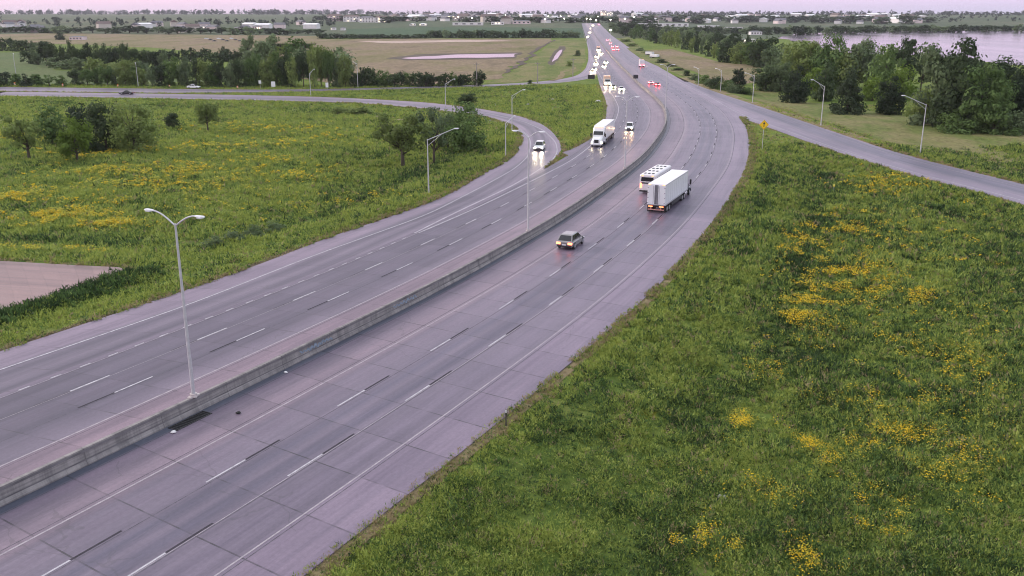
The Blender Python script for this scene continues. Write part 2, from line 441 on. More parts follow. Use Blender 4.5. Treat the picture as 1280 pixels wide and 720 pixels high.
def inside(P, poly_):
    x, y = P[:, 0], P[:, 1]; r = np.zeros(len(P), bool); n = len(poly_)
    j = n - 1
    for i in range(n):
        xi, yi = poly_[i]; xj, yj = poly_[j]
        if yi != yj:
            c = ((yi > y) != (yj > y)) & (x < (xj - xi) * (y - yi) / (yj - yi) + xi)
            r ^= c
        j = i
    return r
def densify(P, step=1.0):
    out = []
    for a, b in zip(P, np.roll(P, -1, 0)):
        k = max(1, int(np.linalg.norm(b - a) / step))
        if np.hypot(*a) > 520 and np.hypot(*b) > 520: k = 1
        out.append(a + (b - a) * (np.arange(k) / k)[:, None])
    return np.vstack(out)
EDGE = np.vstack([densify(p) for p in PAVED])
def on_road(P):
    r = np.zeros(len(P), bool)
    for q in PAVED: r |= inside(P, q)
    return r
def edge_dist(P):
    out = np.empty(len(P))
    E_ = EDGE[np.hypot(EDGE[:, 0], EDGE[:, 1]) < 560]
    for i in range(0, len(P), 2000):
        q = P[i:i + 2000]
        out[i:i + 2000] = np.sqrt(((q[:, None, :] - E_[None]) ** 2).sum(2).min(1))
    return out
def sstep(a, b, x):
    t = np.clip((x - a) / (b - a), 0, 1); return t * t * (3 - 2 * t)
def rise(x, y):
    r = np.hypot(x, y); a = x / np.maximum(y, 1)
    st = 1000 + 1100 * sstep(0.10, 0.20, a)
    return 10 * sstep(st, st + 1000, r) + 9 * sstep(2300, 4500, r)

NEAR_Y = np.geomspace(4, 9000, 150)
xs = np.unique(np.concatenate([np.arange(-176, 136, 2.0), -176 - np.geomspace(4, 6500, 60), 134 + np.geomspace(4, 6500, 60)]))
ys = np.unique(np.concatenate([np.arange(16, 380, 2.0), [-400, -150, -60, -20, 0, 8], 380 + NEAR_Y]))
GX, GY = np.meshgrid(xs, ys)
GP = np.stack([GX.ravel(), GY.ravel()], 1)
GZ = rise(GP[:, 0], GP[:, 1])
nearm = (GP[:, 0] > -180) & (GP[:, 0] < 140) & (GP[:, 1] > 10) & (GP[:, 1] < 384)
q = GP[nearm]
onr = on_road(q); dd = edge_dist(q)
fade = sstep(-176, -130, q[:, 0]) * sstep(134, 100, q[:, 0]) * sstep(380, 330, q[:, 1]) * sstep(14, 30, q[:, 1])
def vnoise(P, sc, seed):
    r = np.random.default_rng(seed); T = r.random((256, 256))
    X = P[:, 0] / sc + 900; Y = P[:, 1] / sc + 900
    i, j = np.floor(X).astype(int), np.floor(Y).astype(int); fx, fy = X - i, Y - j
    fx = fx * fx * (3 - 2 * fx); fy = fy * fy * (3 - 2 * fy)
    g = lambda a, b: T[a % 256, b % 256]
    return (g(i, j) * (1 - fx) + g(i + 1, j) * fx) * (1 - fy) + (g(i, j + 1) * (1 - fx) + g(i + 1, j + 1) * fx) * fy - 0.5
dep = 1.25 * sstep(0, 15, dd) * (1 - 0.5 * sstep(20, 45, dd))
bump = (0.5 * vnoise(q, 7, 1) + 0.25 * vnoise(q, 3, 2)) * sstep(1, 6, dd)
zz = np.where(onr, -0.10, -0.10 - dep + bump)
GZ[nearm] = zz * fade + GZ[nearm] * (1 - fade) + (-0.10) * (1 - fade) * onr
# far pavement lies on the land
GZ2 = GZ.reshape(GX.shape)
def zt(x, y):
    x = np.asarray(x, float); y = np.asarray(y, float)
    i = np.clip(np.searchsorted(xs, x) - 1, 0, len(xs) - 2); j = np.clip(np.searchsorted(ys, y) - 1, 0, len(ys) - 2)
    fx = np.clip((x - xs[i]) / (xs[i + 1] - xs[i]), 0, 1); fy = np.clip((y - ys[j]) / (ys[j + 1] - ys[j]), 0, 1)
    return (GZ2[j, i] * (1 - fx) + GZ2[j, i + 1] * fx) * (1 - fy) + (GZ2[j + 1, i] * (1 - fx) + GZ2[j + 1, i + 1] * fx) * fy
def ray(u, v):
    """pixel of the photograph -> point on the land"""
    x = (u - 640) / FPX; y = -(v - 360) / FPX
    d = np.array((x, math.cos(PITCH) + y * math.sin(PITCH), -math.sin(PITCH) + y * math.cos(PITCH)))
    t = np.geomspace(30, 9000, 3000)
    P = d[None] * t[:, None]; h = P[:, 2] + CAM_H - zt(P[:, 0], P[:, 1])
    i = np.argmax(h < 0) if (h < 0).any() else len(t) - 1
    a, b = h[max(i - 1, 0)], h[i]
    tt = t[max(i - 1, 0)] + (t[i] - t[max(i - 1, 0)]) * (a / (a - b + 1e-9) if a > 0 > b else 0)
    p = d * tt
    return np.array((p[0], p[1], float(zt(p[0], p[1]))))
def mpp(p):
    """metres per photo pixel at a point"""
    depth = p[1] * math.cos(PITCH) + (CAM_H - p[2]) * math.sin(PITCH)
    return depth / FPX

# ------------------------------------------------------------ ground and pavement sheets
M_grass_ground = ground_mat('prairie_ground', [(0.30, (0.075, 0.110, 0.022)), (0.45, (0.115, 0.165, 0.034)), (0.56, (0.155, 0.195, 0.045)), (0.70, (0.205, 0.205, 0.060))], yellow=0.35, stretch=0.6)
M_tan = ground_mat('dry_field', [(0.34, (0.110, 0.092, 0.055)), (0.46, (0.235, 0.175, 0.120)), (0.54, (0.190, 0.160, 0.085)), (0.64, (0.120, 0.120, 0.050))], fine=0.35, mid=0.03, big=0.006, stretch=0.35, dark=0.7)
M_green = ground_mat('crop_field', [(0.30, (0.050, 0.085, 0.050)), (0.55, (0.070, 0.110, 0.060)), (0.7, (0.085, 0.115, 0.060))], fine=0.3, mid=0.02, big=0.006, stretch=0.4, dark=0.75)
M_pasture = ground_mat('pasture', [(0.30, (0.075, 0.105, 0.042)), (0.5, (0.100, 0.135, 0.052)), (0.7, (0.125, 0.135, 0.060))], fine=0.5, mid=0.05, big=0.01, stretch=0.4)
M_meadow = ground_mat('mixed_meadow', [(0.30, (0.095, 0.125, 0.038)), (0.46, (0.140, 0.165, 0.052)), (0.56, (0.215, 0.190, 0.090)), (0.70, (0.130, 0.150, 0.045))], fine=0.9, mid=0.08, big=0.02, stretch=0.4)
M_verge = ground_mat('dry_verge', [(0.30, (0.170, 0.130, 0.075)), (0.5, (0.260, 0.205, 0.120)), (0.7, (0.130, 0.125, 0.045))], fine=1.5, mid=0.3, big=0.05, stretch=0.6)
M_soil = ground_mat('soil_edge', [(0.30, (0.070, 0.055, 0.040)), (0.5, (0.120, 0.095, 0.065)), (0.7, (0.100, 0.100, 0.040))], fine=2.0, mid=0.5, big=0.1)
M_sand = ground_mat('pale_sand', [(0.30, (0.36, 0.26, 0.22)), (0.6, (0.50, 0.38, 0.33)), (0.7, (0.42, 0.32, 0.26))], fine=0.5, mid=0.05, big=0.02, stretch=0.3, dark=0.8)
M_marsh = ground_mat('marsh_ditch', [(0.30, (0.090, 0.072, 0.068)), (0.6, (0.140, 0.115, 0.095)), (0.7, (0.08, 0.09, 0.04))], fine=0.5, mid=0.05, big=0.02, dark=0.7)
M_water = water_mat('still_water', (0.10, 0.085, 0.10))
M_far = ground_mat('distant_land', [(0.30, (0.060, 0.085, 0.055)), (0.5, (0.090, 0.110, 0.065)), (0.7, (0.16, 0.14, 0.10))], fine=0.1, mid=0.01, big=0.003, stretch=0.3, dark=0.8)

ny, nx = GX.shape
gv = np.stack([GX.ravel(), GY.ravel(), GZ], 1)
gi = (np.arange(ny - 1)[:, None] * nx + np.arange(nx - 1)[None]).ravel()
me = bpy.data.meshes.new('ground'); me.from_pydata(gv.tolist(), [], np.stack([gi, gi + 1, gi + 1 + nx, gi + nx], 1).tolist())
me.materials.append(M_grass_ground); me.materials.append(M_far)
cent = np.hypot(gv[gi, 0], gv[gi, 1]); me.polygons.foreach_set('material_index', (cent > 1050).astype(np.int32))
me.polygons.foreach_set('use_smooth', [True] * len(gi)); me.update()
tag(link('ground', me), kind='structure')

def road_z(P):
    r = np.hypot(P[:, 0], P[:, 1])
    return np.maximum(0, zt(P[:, 0], P[:, 1])) + 0.5 * sstep(700, 1000, r)
def ribbon(name, L, Rr, mat, dz, uvL=None, uvR=None, skirt=True, zfun=None, parent=None):
    """sheet between a left and a right line (same count); UV = metres along, metres across"""
    n = len(L); C = (L + Rr) / 2; s = np.concatenate([[0], np.cumsum(np.linalg.norm(np.diff(C, axis=0), axis=1))])
    uvL = np.stack([s, np.zeros(n)], 1) if uvL is None else uvL
    uvR = np.stack([s, np.linalg.norm(Rr - L, axis=1)], 1) if uvR is None else uvR
    zf = road_z if zfun is None else zfun
    zl, zr = zf(L) + dz, zf(Rr) + dz
    rows = [np.column_stack([L, zl]), np.column_stack([Rr, zr])]; uvs = [uvL, uvR]
    if skirt:
        rows = [np.column_stack([L, zl - 0.25])] + rows + [np.column_stack([Rr, zr - 0.25])]; uvs = [uvL] + uvs + [uvR]
    V = np.vstack(rows); U = np.vstack(uvs); F = []
    for r in range(len(rows) - 1):
        for i in range(n - 1):
            F.append((r * n + i, (r + 1) * n + i, (r + 1) * n + i + 1, r * n + i + 1))
    me = bpy.data.meshes.new(name); me.from_pydata(V.tolist(), [], F); me.materials.append(mat)
    uvl = me.uv_layers.new(name='UVMap'); idx = np.array([j for f in F for j in f])
    uvl.data.foreach_set('uv', U[idx].reshape(-1).astype(np.float32)); me.update()
    return link(name, me, parent)

def sheet(name, P, mat, dz, kind='structure', rag=0.012):
    P = np.asarray(P, float); D_ = float(np.median(np.hypot(P[:, 0], P[:, 1])))
    P = densify(P, D_ * .02) if D_ < 520 else np.vstack([a + (b - a) * (np.arange(8) / 8)[:, None] for a, b in zip(P, np.roll(P, -1, 0))])
    P = P + np.stack([vnoise(P, D_ * .03, 51), vnoise(P, D_ * .03, 52) * 2.5], 1) * D_ * rag; me = bpy.data.meshes.new(name)
    z = zt(P[:, 0], P[:, 1]) if dz is not None else 0
    # fan of finely split triangles draped over the land
    import bmesh
    bm = bmesh.new(); vs_ = [bm.verts.new((p[0], p[1], 0)) for p in P]; bm.faces.new(vs_)
    bmesh.ops.triangulate(bm, faces=bm.faces[:])
    for v in bm.verts: v.co.z = float(zt(v.co.x, v.co.y)) + dz
    bm.normal_update()
    for f in bm.faces:
        if f.normal.z < 0: f.normal_flip()
    bm.to_mesh(me); bm.free(); me.materials.append(mat)
    return tag(link(name, me), kind=kind)

# concrete tones across the mainline, by metres right of the master line
c_sh = (0.213, 0.158, 0.202); c_ln = (0.164, 0.134, 0.181); c_tr = (0.116, 0.102, 0.150); c_out = (0.218, 0.168, 0.228)
c_med = (0.225, 0.159, 0.202); c_gut_dirt_shade = (0.085, 0.092, 0.126)  # dark gutter band: dirt plus the barrier's foot shade, painted into the concrete
EB_LAT = [(-8.6, c_gut_dirt_shade), (-7.6, c_gut_dirt_shade), (-7.2, (0.178, 0.138, 0.184)), (-4.2, c_sh), (-3.4, c_sh), (-2.6, c_ln), (-1.9, (0.181, 0.143, 0.194)), (-0.8, c_ln), (0.2, c_ln), (1.1, c_tr), (1.9, c_ln), (2.9, c_tr), (3.8, c_ln), (4.9, c_ln), (5.8, (0.178, 0.144, 0.198)), (7.2, c_ln), (8.2, c_out), (9.8, (0.208, 0.162, 0.220)), (11.6, c_out)]
c_w = (0.082, 0.071, 0.106)
WB_LAT = [(-26.5, c_out), (-23.2, (0.139, 0.110, 0.156)), (-22.4, c_w), (-21, (0.107, 0.089, 0.130)), (-19.4, c_w), (-17.8, (0.113, 0.092, 0.134)), (-16.2, c_w), (-14.5, (0.120, 0.098, 0.140)), (-13, c_ln), (-12.4, c_med), (-10, c_med), (-8.4, (0.149, 0.107, 0.144))]
RAMP_LAT = [(0, c_out), (3.4, c_out), (4.2, c_ln), (5.5, c_w), (7, c_ln), (8.4, c_w), (9.4, c_ln), (12, c_out)]
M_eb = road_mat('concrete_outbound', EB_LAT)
M_wb = road_mat('concrete_inbound', WB_LAT, skew=-0.1, joint_dark=0.4)
M_ramp = road_mat('concrete_ramp', RAMP_LAT, joint_dark=0.35)
M_onr = road_mat('asphalt_ramp', [(0, c_out), (1.2, (0.162, 0.132, 0.180)), (2.6, (0.127, 0.106, 0.156)), (5, (0.146, 0.120, 0.173)), (7.2, (0.123, 0.105, 0.153)), (9, (0.182, 0.143, 0.191)), (11, c_out)], joint=6.0, joint_dark=0.15)

tag(ribbon('entrance_ramp_road', ONR_T, ONR_B, M_onr, 0.0), kind='structure')
tag(ribbon('exit_ramp_road', RAMP_L, RAMP_R, M_ramp, 0.0), kind='structure')
tag(ribbon('frontage_ramp_road', ROAD2_L, ROAD2_R, M_ramp, 0.002), kind='structure')
def uv_at(off): return np.stack([s_all, np.broadcast_to(off, s_all.shape)], 1)
wbo = wb_left(s_all)
WB_L = np.array([at_s(s, float(o)) for s, o in zip(s_all, wbo)])
tag(ribbon('inbound_highway', WB_L, at_s(s_all, -8.5), M_wb, 0.006, uv_at(wbo), uv_at(-8.5), skirt=False), kind='structure')
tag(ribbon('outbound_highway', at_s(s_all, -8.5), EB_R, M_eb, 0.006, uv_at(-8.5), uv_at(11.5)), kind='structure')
M_pad = road_mat('pink_concrete', [(0, (0.272, 0.179, 0.169)), (1.5, (0.182, 0.117, 0.110)), (2.2, (0.250, 0.159, 0.153)), (14, (0.272, 0.172, 0.163)), (40, (0.227, 0.152, 0.137))], joint=1.6, skew=0.0, joint_dark=0.12)
pad_t = resample(flats([(156,337),(150,334),(80,330.5),(0,326),(-60,322)]), 30); pad_b = resample(flats([(156,337.3),(140,343),(100,357),(60,371),(0,389),(-60,406)]), 30)
tag(ribbon('concrete_pad', pad_t, pad_b, M_pad, 0.0), kind='structure')

# soil and dry-grass verges along the pavement edges
def offset_line(P, d):
    t = np.gradient(P, axis=0); t /= np.linalg.norm(t, axis=1)[:, None] + 1e-9
    return P + np.stack([t[:, 1], -t[:, 0]], 1) * d
zter = lambda P: zt(P[:, 0], P[:, 1]) + 0.0
def verge(name, P, d0, d1, mat, dz=0.05):
    A, Bq = offset_line(P, d0), offset_line(P, d1)
    return tag(ribbon(name, A, Bq, mat, dz, skirt=False, zfun=zter), kind='structure')
rl = RAMP_L[np.hypot(RAMP_L[:, 0], RAMP_L[:, 1]) < 330]
verge('soil_verge', rl, -0.9, 0.05, M_soil)
ebr = at_s(np.arange(0, NOSE_S - 3, 2.0), 11.5)
verge('dry_verge', ebr, 0.0, 0.8, M_verge)
on_t = ONR_T[np.hypot(ONR_T[:, 0], ONR_T[:, 1]) < 420]
verge('tan_verge', on_t, -0.05, 4.2, M_verge, 0.06)

# fields, ponds and the lake
def rays(pts): return np.array([ray(*p)[:2] for p in pts])
sheet('dry_field', rays([(330,91),(330,62),(345,49.5),(500,48.5),(690,48.5),(668,68),(640,84),(628,100),(560,104),(430,106)]), M_tan, 0.10)
sheet('pale_field', rays([(-40,42.5),(120,42),(400,45),(400,50),(390,60),(300,68),(160,58),(-40,50)]), M_tan, 0.10)
sheet('far_crop_field', rays([(430,43),(440,35.5),(560,34),(735,35),(733,46.5),(600,46.5)]), M_green, 0.12)
sheet('sand_strip', rays([(448,51.5),(530,50.4),(620,50),(640,50.6),(590,52.6),(520,54),(470,53.4)]), M_sand, 0.16)
sheet('pond_shore', rays([(488,72.5),(520,68),(580,66.6),(650,65.6),(652,69),(640,72.4),(600,74.2),(540,76.2),(505,75.6)]), M_marsh, 0.14)
sheet('pond', rays([(500,72.6),(530,70),(560,69.2),(600,68.4),(648,67.6),(640,70.8),(600,72.2),(560,73.4),(520,74.6)]), M_water, 0.18)
sheet('ditch_meadow', rays([(694,49.5),(733,49.5),(731.5,64),(731,76),(726,87),(712,95),(690,99),(640,103.5),(606,105),(640,89),(658,79),(680,61)]), M_meadow, 0.06, rag=.003)
sheet('blue_green_meadow', rays([(-40,66),(40,66),(62,84),(100,96),(220,99),(330,103),(330,106),(100,106),(-40,105)]), M_pasture, 0.06)
sheet('roadside_strip', rays([(772,49),(787,63.5),(801,73.5),(817,80.6),(846,92.6),(877,104.4),(908,116),(930,122),(930,106),(896,102),(872,94),(840,82),(806,64),(786,46)]), M_meadow, 0.06, rag=0.0)
sheet('ditch_bank', rays([(684,80),(692,66),(699,58),(706,58),(705,66),(698,75),(690,82)]), M_marsh, 0.10, rag=.003)
sheet('ditch_pool', rays([(690,78),(693,71),(698.5,63.5),(702.5,62),(701.5,67),(696.5,74)]), M_water, 0.16, rag=.001)
sheet('field_ditch', rays([(689,50),(692,50),(675,64),(655,80),(638,92),(633,92),(651,78),(671,63)]), M_marsh, 0.16)
sheet('farm_track', rays([(690,101),(705,92),(712,84),(715,84),(710,93),(698,101)]), M_verge, 0.10)
sheet('roadside_meadow', rays([(952,128),(1000,143),(1060,163),(1150,190),(1290,222),(1290,160),(1200,150),(1100,140),(1000,126),(960,112),(930,112)]), M_meadow, 0.05)
sheet('hillside_meadow', rays([(806,63),(840,62),(900,77),(950,84),(958,100),(930,104),(896,101),(872,93),(840,81)]), M_tan, 0.08)
lake = rays([(972,47),(990,42.5),(1050,40.5),(1150,39),(1320,38.5)]).tolist() + rays([(1320,84),(1240,79),(1150,70),(1060,66),(1010,56)]).tolist()
sheet('lake', np.array(lake), M_water, 0.12)
# bare patches beside the ramp
for pts in ([(585,205),(605,204.5),(607,207.5),(588,208.5)], [(470,144),(482,143.5),(484,146),(472,146.5)], [(500,146),(512,145.6),(512,147.4),(502,147.6)]):
    sheet('bare_patch', rays(pts), M_sand, 0.06)

# ------------------------------------------------------------ painted lines and sealed joints
def line_faces(mb, s0, s1, off, w, z, mi=0):
    n = max(2, int((s1 - s0) / 4) + 1); s = np.linspace(s0, s1, n)
    o = off(s) if callable(off) else np.full(n, off)
    L = np.array([at_s(a, b - w / 2) for a, b in zip(s, o)]); Q = np.array([at_s(a, b + w / 2) for a, b in zip(s, o)])
    zl = road_z(L) + z * (1 + 8 * sstep(400, 900, np.hypot(L[:, 0], L[:, 1])))
    V = [(p[0], p[1], q) for p, q in zip(L, zl)] + [(p[0], p[1], q) for p, q in zip(Q, zl)]
    mb.add(V, [(i, n + i, n + i + 1, i + 1) for i in range(n - 1)], mi)
def path_line(mb, P, w, z, mi=0):
    A, Bq = offset_line(P, -w / 2), offset_line(P, w / 2); n = len(P)
    za = road_z(A) + z
    mb.add([(p[0], p[1], q) for p, q in zip(A, za)] + [(p[0], p[1], q) for p, q in zip(Bq, za)], [(i, n + i, n + i + 1, i + 1) for i in range(n - 1)], mi)

def worn_paint(name, col, worn, lo, hi):
    m = bpy.data.materials.new(name); nt, n, l = nodes_of(m); b = n['Principled BSDF']
    pos = n.new('ShaderNodeNewGeometry').outputs['Position']
    f = noise(n, l, pos, 2.2, 8, 0.8)
    l.new(ramp_node(n, l, f, [(lo, worn), (hi, col)]), b.inputs['Base Color'])
    b.inputs['Roughness'].default_value = 0.8; b.inputs['Specular IOR Level'].default_value = 0.15
    return m
M_white = worn_paint('white_road_paint', (0.60, 0.57, 0.61), (0.30, 0.275, 0.31), 0.36, 0.62)
M_faint = worn_paint('faded_road_paint', (0.50, 0.44, 0.47), (0.28, 0.245, 0.28), 0.38, 0.66)
M_black = worn_paint('black_contrast_paint', (0.016, 0.014, 0.018), (0.06, 0.052, 0.066), 0.45, 0.78)
M_seal = worn_paint('joint_sealant', (0.050, 0.044, 0.055), (0.16, 0.14, 0.17), 0.40, 0.70)
mk = MB()                                  # 0 white, 1 faded, 2 black, 3 sealant
ZS, ZM = 0.010, 0.014
for off in (-7.35, -3.95, 0.22, 4.05, 7.9): line_faces(mk, -8, 330, off, 0.07, ZS, 3)
for off in (-12.45, -16.0, -19.2, -22.6): line_faces(mk, -8, 300, off, 0.06, ZS, 3)
line_faces(mk, -8, 1500, -3.6, 0.13, ZM, 1)
line_faces(mk, -8, NOSE_S + 900, 7.6, 0.11, ZM, 1)
line_faces(mk, -8, 1500, -12.8, 0.14, ZM, 1)
for k in range(0, 90):
    s = 38.5 - 12.6 * 3 + 12.6 * k
    line_faces(mk, s, s + 3.3, 0.0, 0.13, ZM, 0); line_faces(mk, s + 3.3, s + 6.5, 0.0, 0.16, ZM, 2)
    s = 41.4 - 12.7 * 3 + 12.7 * k
    line_faces(mk, s, s + 3.3, 3.8, 0.13, ZM, 0); line_faces(mk, s + 3.3, s + 6.6, 3.8, 0.16, ZM, 2)
    s = 45.4 - 12.9 * 3 + 12.9 * k
    line_faces(mk, s, s + 3.6, -16.2, 0.15, ZM, 0); line_faces(mk, s - 3.2, s, -16.2, 0.16, ZM, 2)
    s = 44.0 - 12.9 * 3 + 12.9 * k
    line_faces(mk, s, s + 3.6, -19.35, 0.15, ZM, 0); line_faces(mk, s - 3.0, s, -19.35, 0.14, ZM, 3)
    # faint guide lines between dashes
for off in (3.8, -19.35, -22.9): line_faces(mk, -8, 120, off + 0.14, 0.05, ZM, 1)
W4_END = near_s(*flat(520, 291))[0]
s = 1.0
while s < W4_END - 2:
    line_faces(mk, s, s + 1.0, -22.9, 0.13, ZM, 0); s += 2.75
def wb_edge(s): return np.interp(s, [W4_END, GORE_S - 12, GORE_S + 20, 1600], [-22.7, -21.4, -21.6, -21.6])
line_faces(mk, W4_END, 1400, wb_edge, 0.18, ZM, 0)
gore_up = resample(flats([(518,291.4),(575,263),(635,235),(665,218),(691,200),(697,190),(695,178),(680,163),(655,152),(610,141.5),(540,132.5),(478,128.5),(400,125)]), 90, 3)
path_line(mk, gore_up, 0.2, ZM, 0)
ramp_left = resample(np.vstack([at_s(np.arange(-6, 30, 3.0), -28.2), flats([(125,418.7),(225,385),(290,360),(382,323),(480,288),(535,268),(607,231),(642.5,211.6),(660,196),(664,180),(660,168),(640,157),(600,148),(540,140)])[1:]]), 110, 4)
path_line(mk, ramp_left, 0.17, ZM, 0)
r2c = (ROAD2_L + ROAD2_R) / 2
path_line(mk, ROAD2_L * 0.82 + ROAD2_R * 0.18, 0.16, ZM, 0); path_line(mk, ROAD2_L * 0.25 + ROAD2_R * 0.75, 0.16, ZM, 0)
ot = ONR_T * 0.80 + ONR_B * 0.20; ob = ONR_T * 0.16 + ONR_B * 0.84
path_line(mk, ot[:118], 0.15, ZM, 1); path_line(mk, ob[:70], 0.16, ZM, 0)
tag(mk.build('lane_markings', [M_white, M_faint, M_black, M_seal]), kind='structure')
# ------------------------------------------------------------ median barrier, drain, posts, signs
def barrier_mat():
    m = bpy.data.materials.new('barrier_concrete'); nt, n, l = nodes_of(m); b = n['Principled BSDF']
    uv = n.new('ShaderNodeUVMap').outputs[0]; sp = n.new('ShaderNodeSeparateXYZ'); l.new(uv, sp.inputs[0])
    base = ramp_node(n, l, noise(n, l, uv, 0.5, 6, 0.7), [(0.3, (0.235, 0.215, 0.215)), (0.7, (0.36, 0.325, 0.32))])
    mp = n.new('ShaderNodeMapping'); mp.inputs['Scale'].default_value = (1.6, 0.12, 1); l.new(uv, mp.inputs['Vector'])
    base = mix_col(n, l, 1.0, base, ramp_node(n, l, noise(n, l, mp.outputs[0], 1.0, 6, 0.7), [(0.32, (0.62, 0.62, 0.64)), (0.55, (1, 1, 1)), (0.75, (1.12, 1.1, 1.08))]), 'MULTIPLY')
    mp2 = n.new('ShaderNodeMapping'); mp2.inputs['Scale'].default_value = (0.07, 5.0, 1); l.new(uv, mp2.inputs['Vector'])
    base = mix_col(n, l, 1.0, base, ramp_node(n, l, noise(n, l, mp2.outputs[0], 1.0, 5, 0.7), [(0.36, (0.66, 0.65, 0.68)), (0.55, (1, 1, 1))]), 'MULTIPLY')
    fr = math_node(n, l, 'FRACT', math_node(n, l, 'DIVIDE', sp.outputs[0], 6.1))
    base = mix_col(n, l, math_node(n, l, 'MULTIPLY', math_node(n, l, 'LESS_THAN', fr, 0.010), 0.4), base, (0.03, 0.028, 0.03))
    l.new(base, b.inputs['Base Color']); b.inputs['Roughness'].default_value = 0.85; b.inputs['Specular IOR Level'].default_value = 0.2
    return m
M_barrier = barrier_mat()
M_barrier_dark = pm('stained_concrete', (0.17, 0.155, 0.165), 0.9, 0.35, 0.6)
M_pale_conc = pm('pale_concrete', (0.48, 0.42, 0.42), 0.85, 0.15, 2.0)
M_galv = pm('galvanised_steel', (0.56, 0.55, 0.58), 0.45, 0.10, 4.0, metal=0.35)
M_lamp = pm('lamp_housing', (0.72, 0.70, 0.74), 0.4, 0.08, 6.0)
M_lens = pm('lamp_lens', (0.80, 0.80, 0.84), 0.15, 0.05, 8.0)
M_dark = pm('dark_metal', (0.035, 0.033, 0.036), 0.5, 0.25, 5.0)
M_black_rub = pm('black_rubber', (0.020, 0.020, 0.021), 0.8, 0.3, 9.0)

sb = np.concatenate([np.arange(-8, 330, 2.0), np.arange(330, 1500, 10.0)])
prof = [(-.34, -.02), (-.34, .10), (-.19, .36), (-.13, .84), (-.13, 1.10), (.13, 1.10), (.13, .84), (.19, .36), (.34, .10), (.34, -.02)]
V, F, MI = [], [], []
for s in sb:
    p0 = at_s(s, -8.45); nrm = (float(np.interp(s, SS, NOR[:, 0])), float(np.interp(s, SS, NOR[:, 1]))); zr = max(0, float(rise(p0[0], p0[1])))
    for a, z in prof: V.append((p0[0] + nrm[0] * a, p0[1] + nrm[1] * a, z + zr))
k = len(prof)
for i in range(len(sb) - 1):
    for j in range(k - 1):
        F.append((i * k + j, i * k + j + 1, (i + 1) * k + j + 1, (i + 1) * k + j)); MI.append(1 if j in (1, 3, 5, 7) and False else 0)
mbb = MB(); mbb.v, mbb.f, mbb.mi = V, F, MI
mbb.f.append(tuple(range(k))); mbb.mi.append(0)
barrier = mbb.build('median_barrier', [M_barrier])
_uv = barrier.data.uv_layers.new(name='UVMap'); _pl = np.concatenate([[0], np.cumsum([math.dist(prof[a_], prof[a_ + 1]) for a_ in range(k - 1)])])
_vi = np.array([lp.vertex_index for lp in barrier.data.loops])
_uv.data.foreach_set('uv', np.stack([sb[_vi // k], _pl[_vi % k]], 1).reshape(-1).astype(np.float32))
tag(barrier, 'long grey concrete safety barrier dividing the two carriageways', 'barrier')
# weathered band under the coping and a dark strip low down, on the near face
for nm, a, z0, z1 in (('stain_band', 0.135, 0.86, 1.0), ('low_strip', 0.20, 0.34, 0.42)):
    t = MB()
    for i in range(len(sb) - 1):
        if sb[i] > 300: break
        q = []
        for s, z in ((sb[i], z0), (sb[i + 1], z0), (sb[i + 1], z1), (sb[i], z1)):
            p = at_s(s, -8.45 + a + 0.012); q.append((p[0], p[1], z))
        t.add(q, [(0, 1, 2, 3)])
    t.build(nm, M_barrier_dark, barrier)

# sprayed paint smears, grey-blue, on two places of the near face
M_smear = pm('grey_blue_spray_paint', (0.22, 0.26, 0.33), .8, .3, 5)
for u, v, nst in ((381, 437, 9), (505, 384, 7)):
    s0_, _ = near_s(*flat(u, v)); rr = random.Random(u); t = MB(); q = []
    for k_ in range(nst * 2):
        a = s0_ - 2.2 + k_ * 2.2 / nst; z = (.46 if k_ % 2 else .80) + rr.uniform(-.1, .06)
        for da in (0, .22):
            p = at_s(a + da, -8.45 + .205 - max(0, z - .36) * .13); q.append((p[0], p[1], z))
    t.add(q, [(2 * i_, 2 * i_ + 1, 2 * i_ + 3, 2 * i_ + 2) for i_ in range(nst * 2 - 1)])
    t.build('paint_smear', M_smear, barrier)

# drain grate at the foot of the barrier
s_d, o_d = near_s(*flat(238, 526))
dr = empty('drain_grate', (*flat(238, 526), 0.0), head_s(s_d))
tag(dr, 'black slotted storm drain grate in the shoulder beside the median barrier', 'drain')
f = MB()
for c, d in (((0, .42, .02), (3.1, .08, .05)), ((0, -.42, .02), (3.1, .08, .05)), ((1.55, 0, .02), (.08, .92, .05)), ((-1.55, 0, .02), (.08, .92, .05))): f.box(c, d)
f.build('frame', M_dark, dr)
f = MB().box((0, 0, .008), (3.0, .78, .01)); f.build('opening', pm('drain_void', (0.006, 0.006, 0.007), 0.9), dr)
f = MB()
for i in range(14): f.box((-1.35 + i * .208, 0, .022), (.05, .78, .03))
f.build('bar', M_dark, dr)
for (u, v, lab, col, sc) in ((217, 541, 'crumpled white litter lying left of the drain grate', (.75, .72, .72), .2), (357, 466, 'small white scrap of litter at the foot of the barrier', (.8, .78, .78), .16), (298, 517, 'small black scrap of tyre on the shoulder right of the drain', (.02, .02, .02), .2)):
    x, y = flat(u, v); t = MB(); rr = random.Random(u)
    secs = []
    for z, rad in ((0.012, .7), (.08, 1), (.2, .8), (.27, .3)):
        secs.append([(rad * sc * (0.7 + .5 * rr.random()) * math.cos(a * .785), rad * sc * .8 * (0.7 + .5 * rr.random()) * math.sin(a * .785), z * sc * 3) for a in range(8)])
    t.loft(secs); o = t.build('litter', pm('litter_' + lab.split()[1], col, .8)); o.location = (x, y, 0.01)
    tag(o, lab, 'litter')

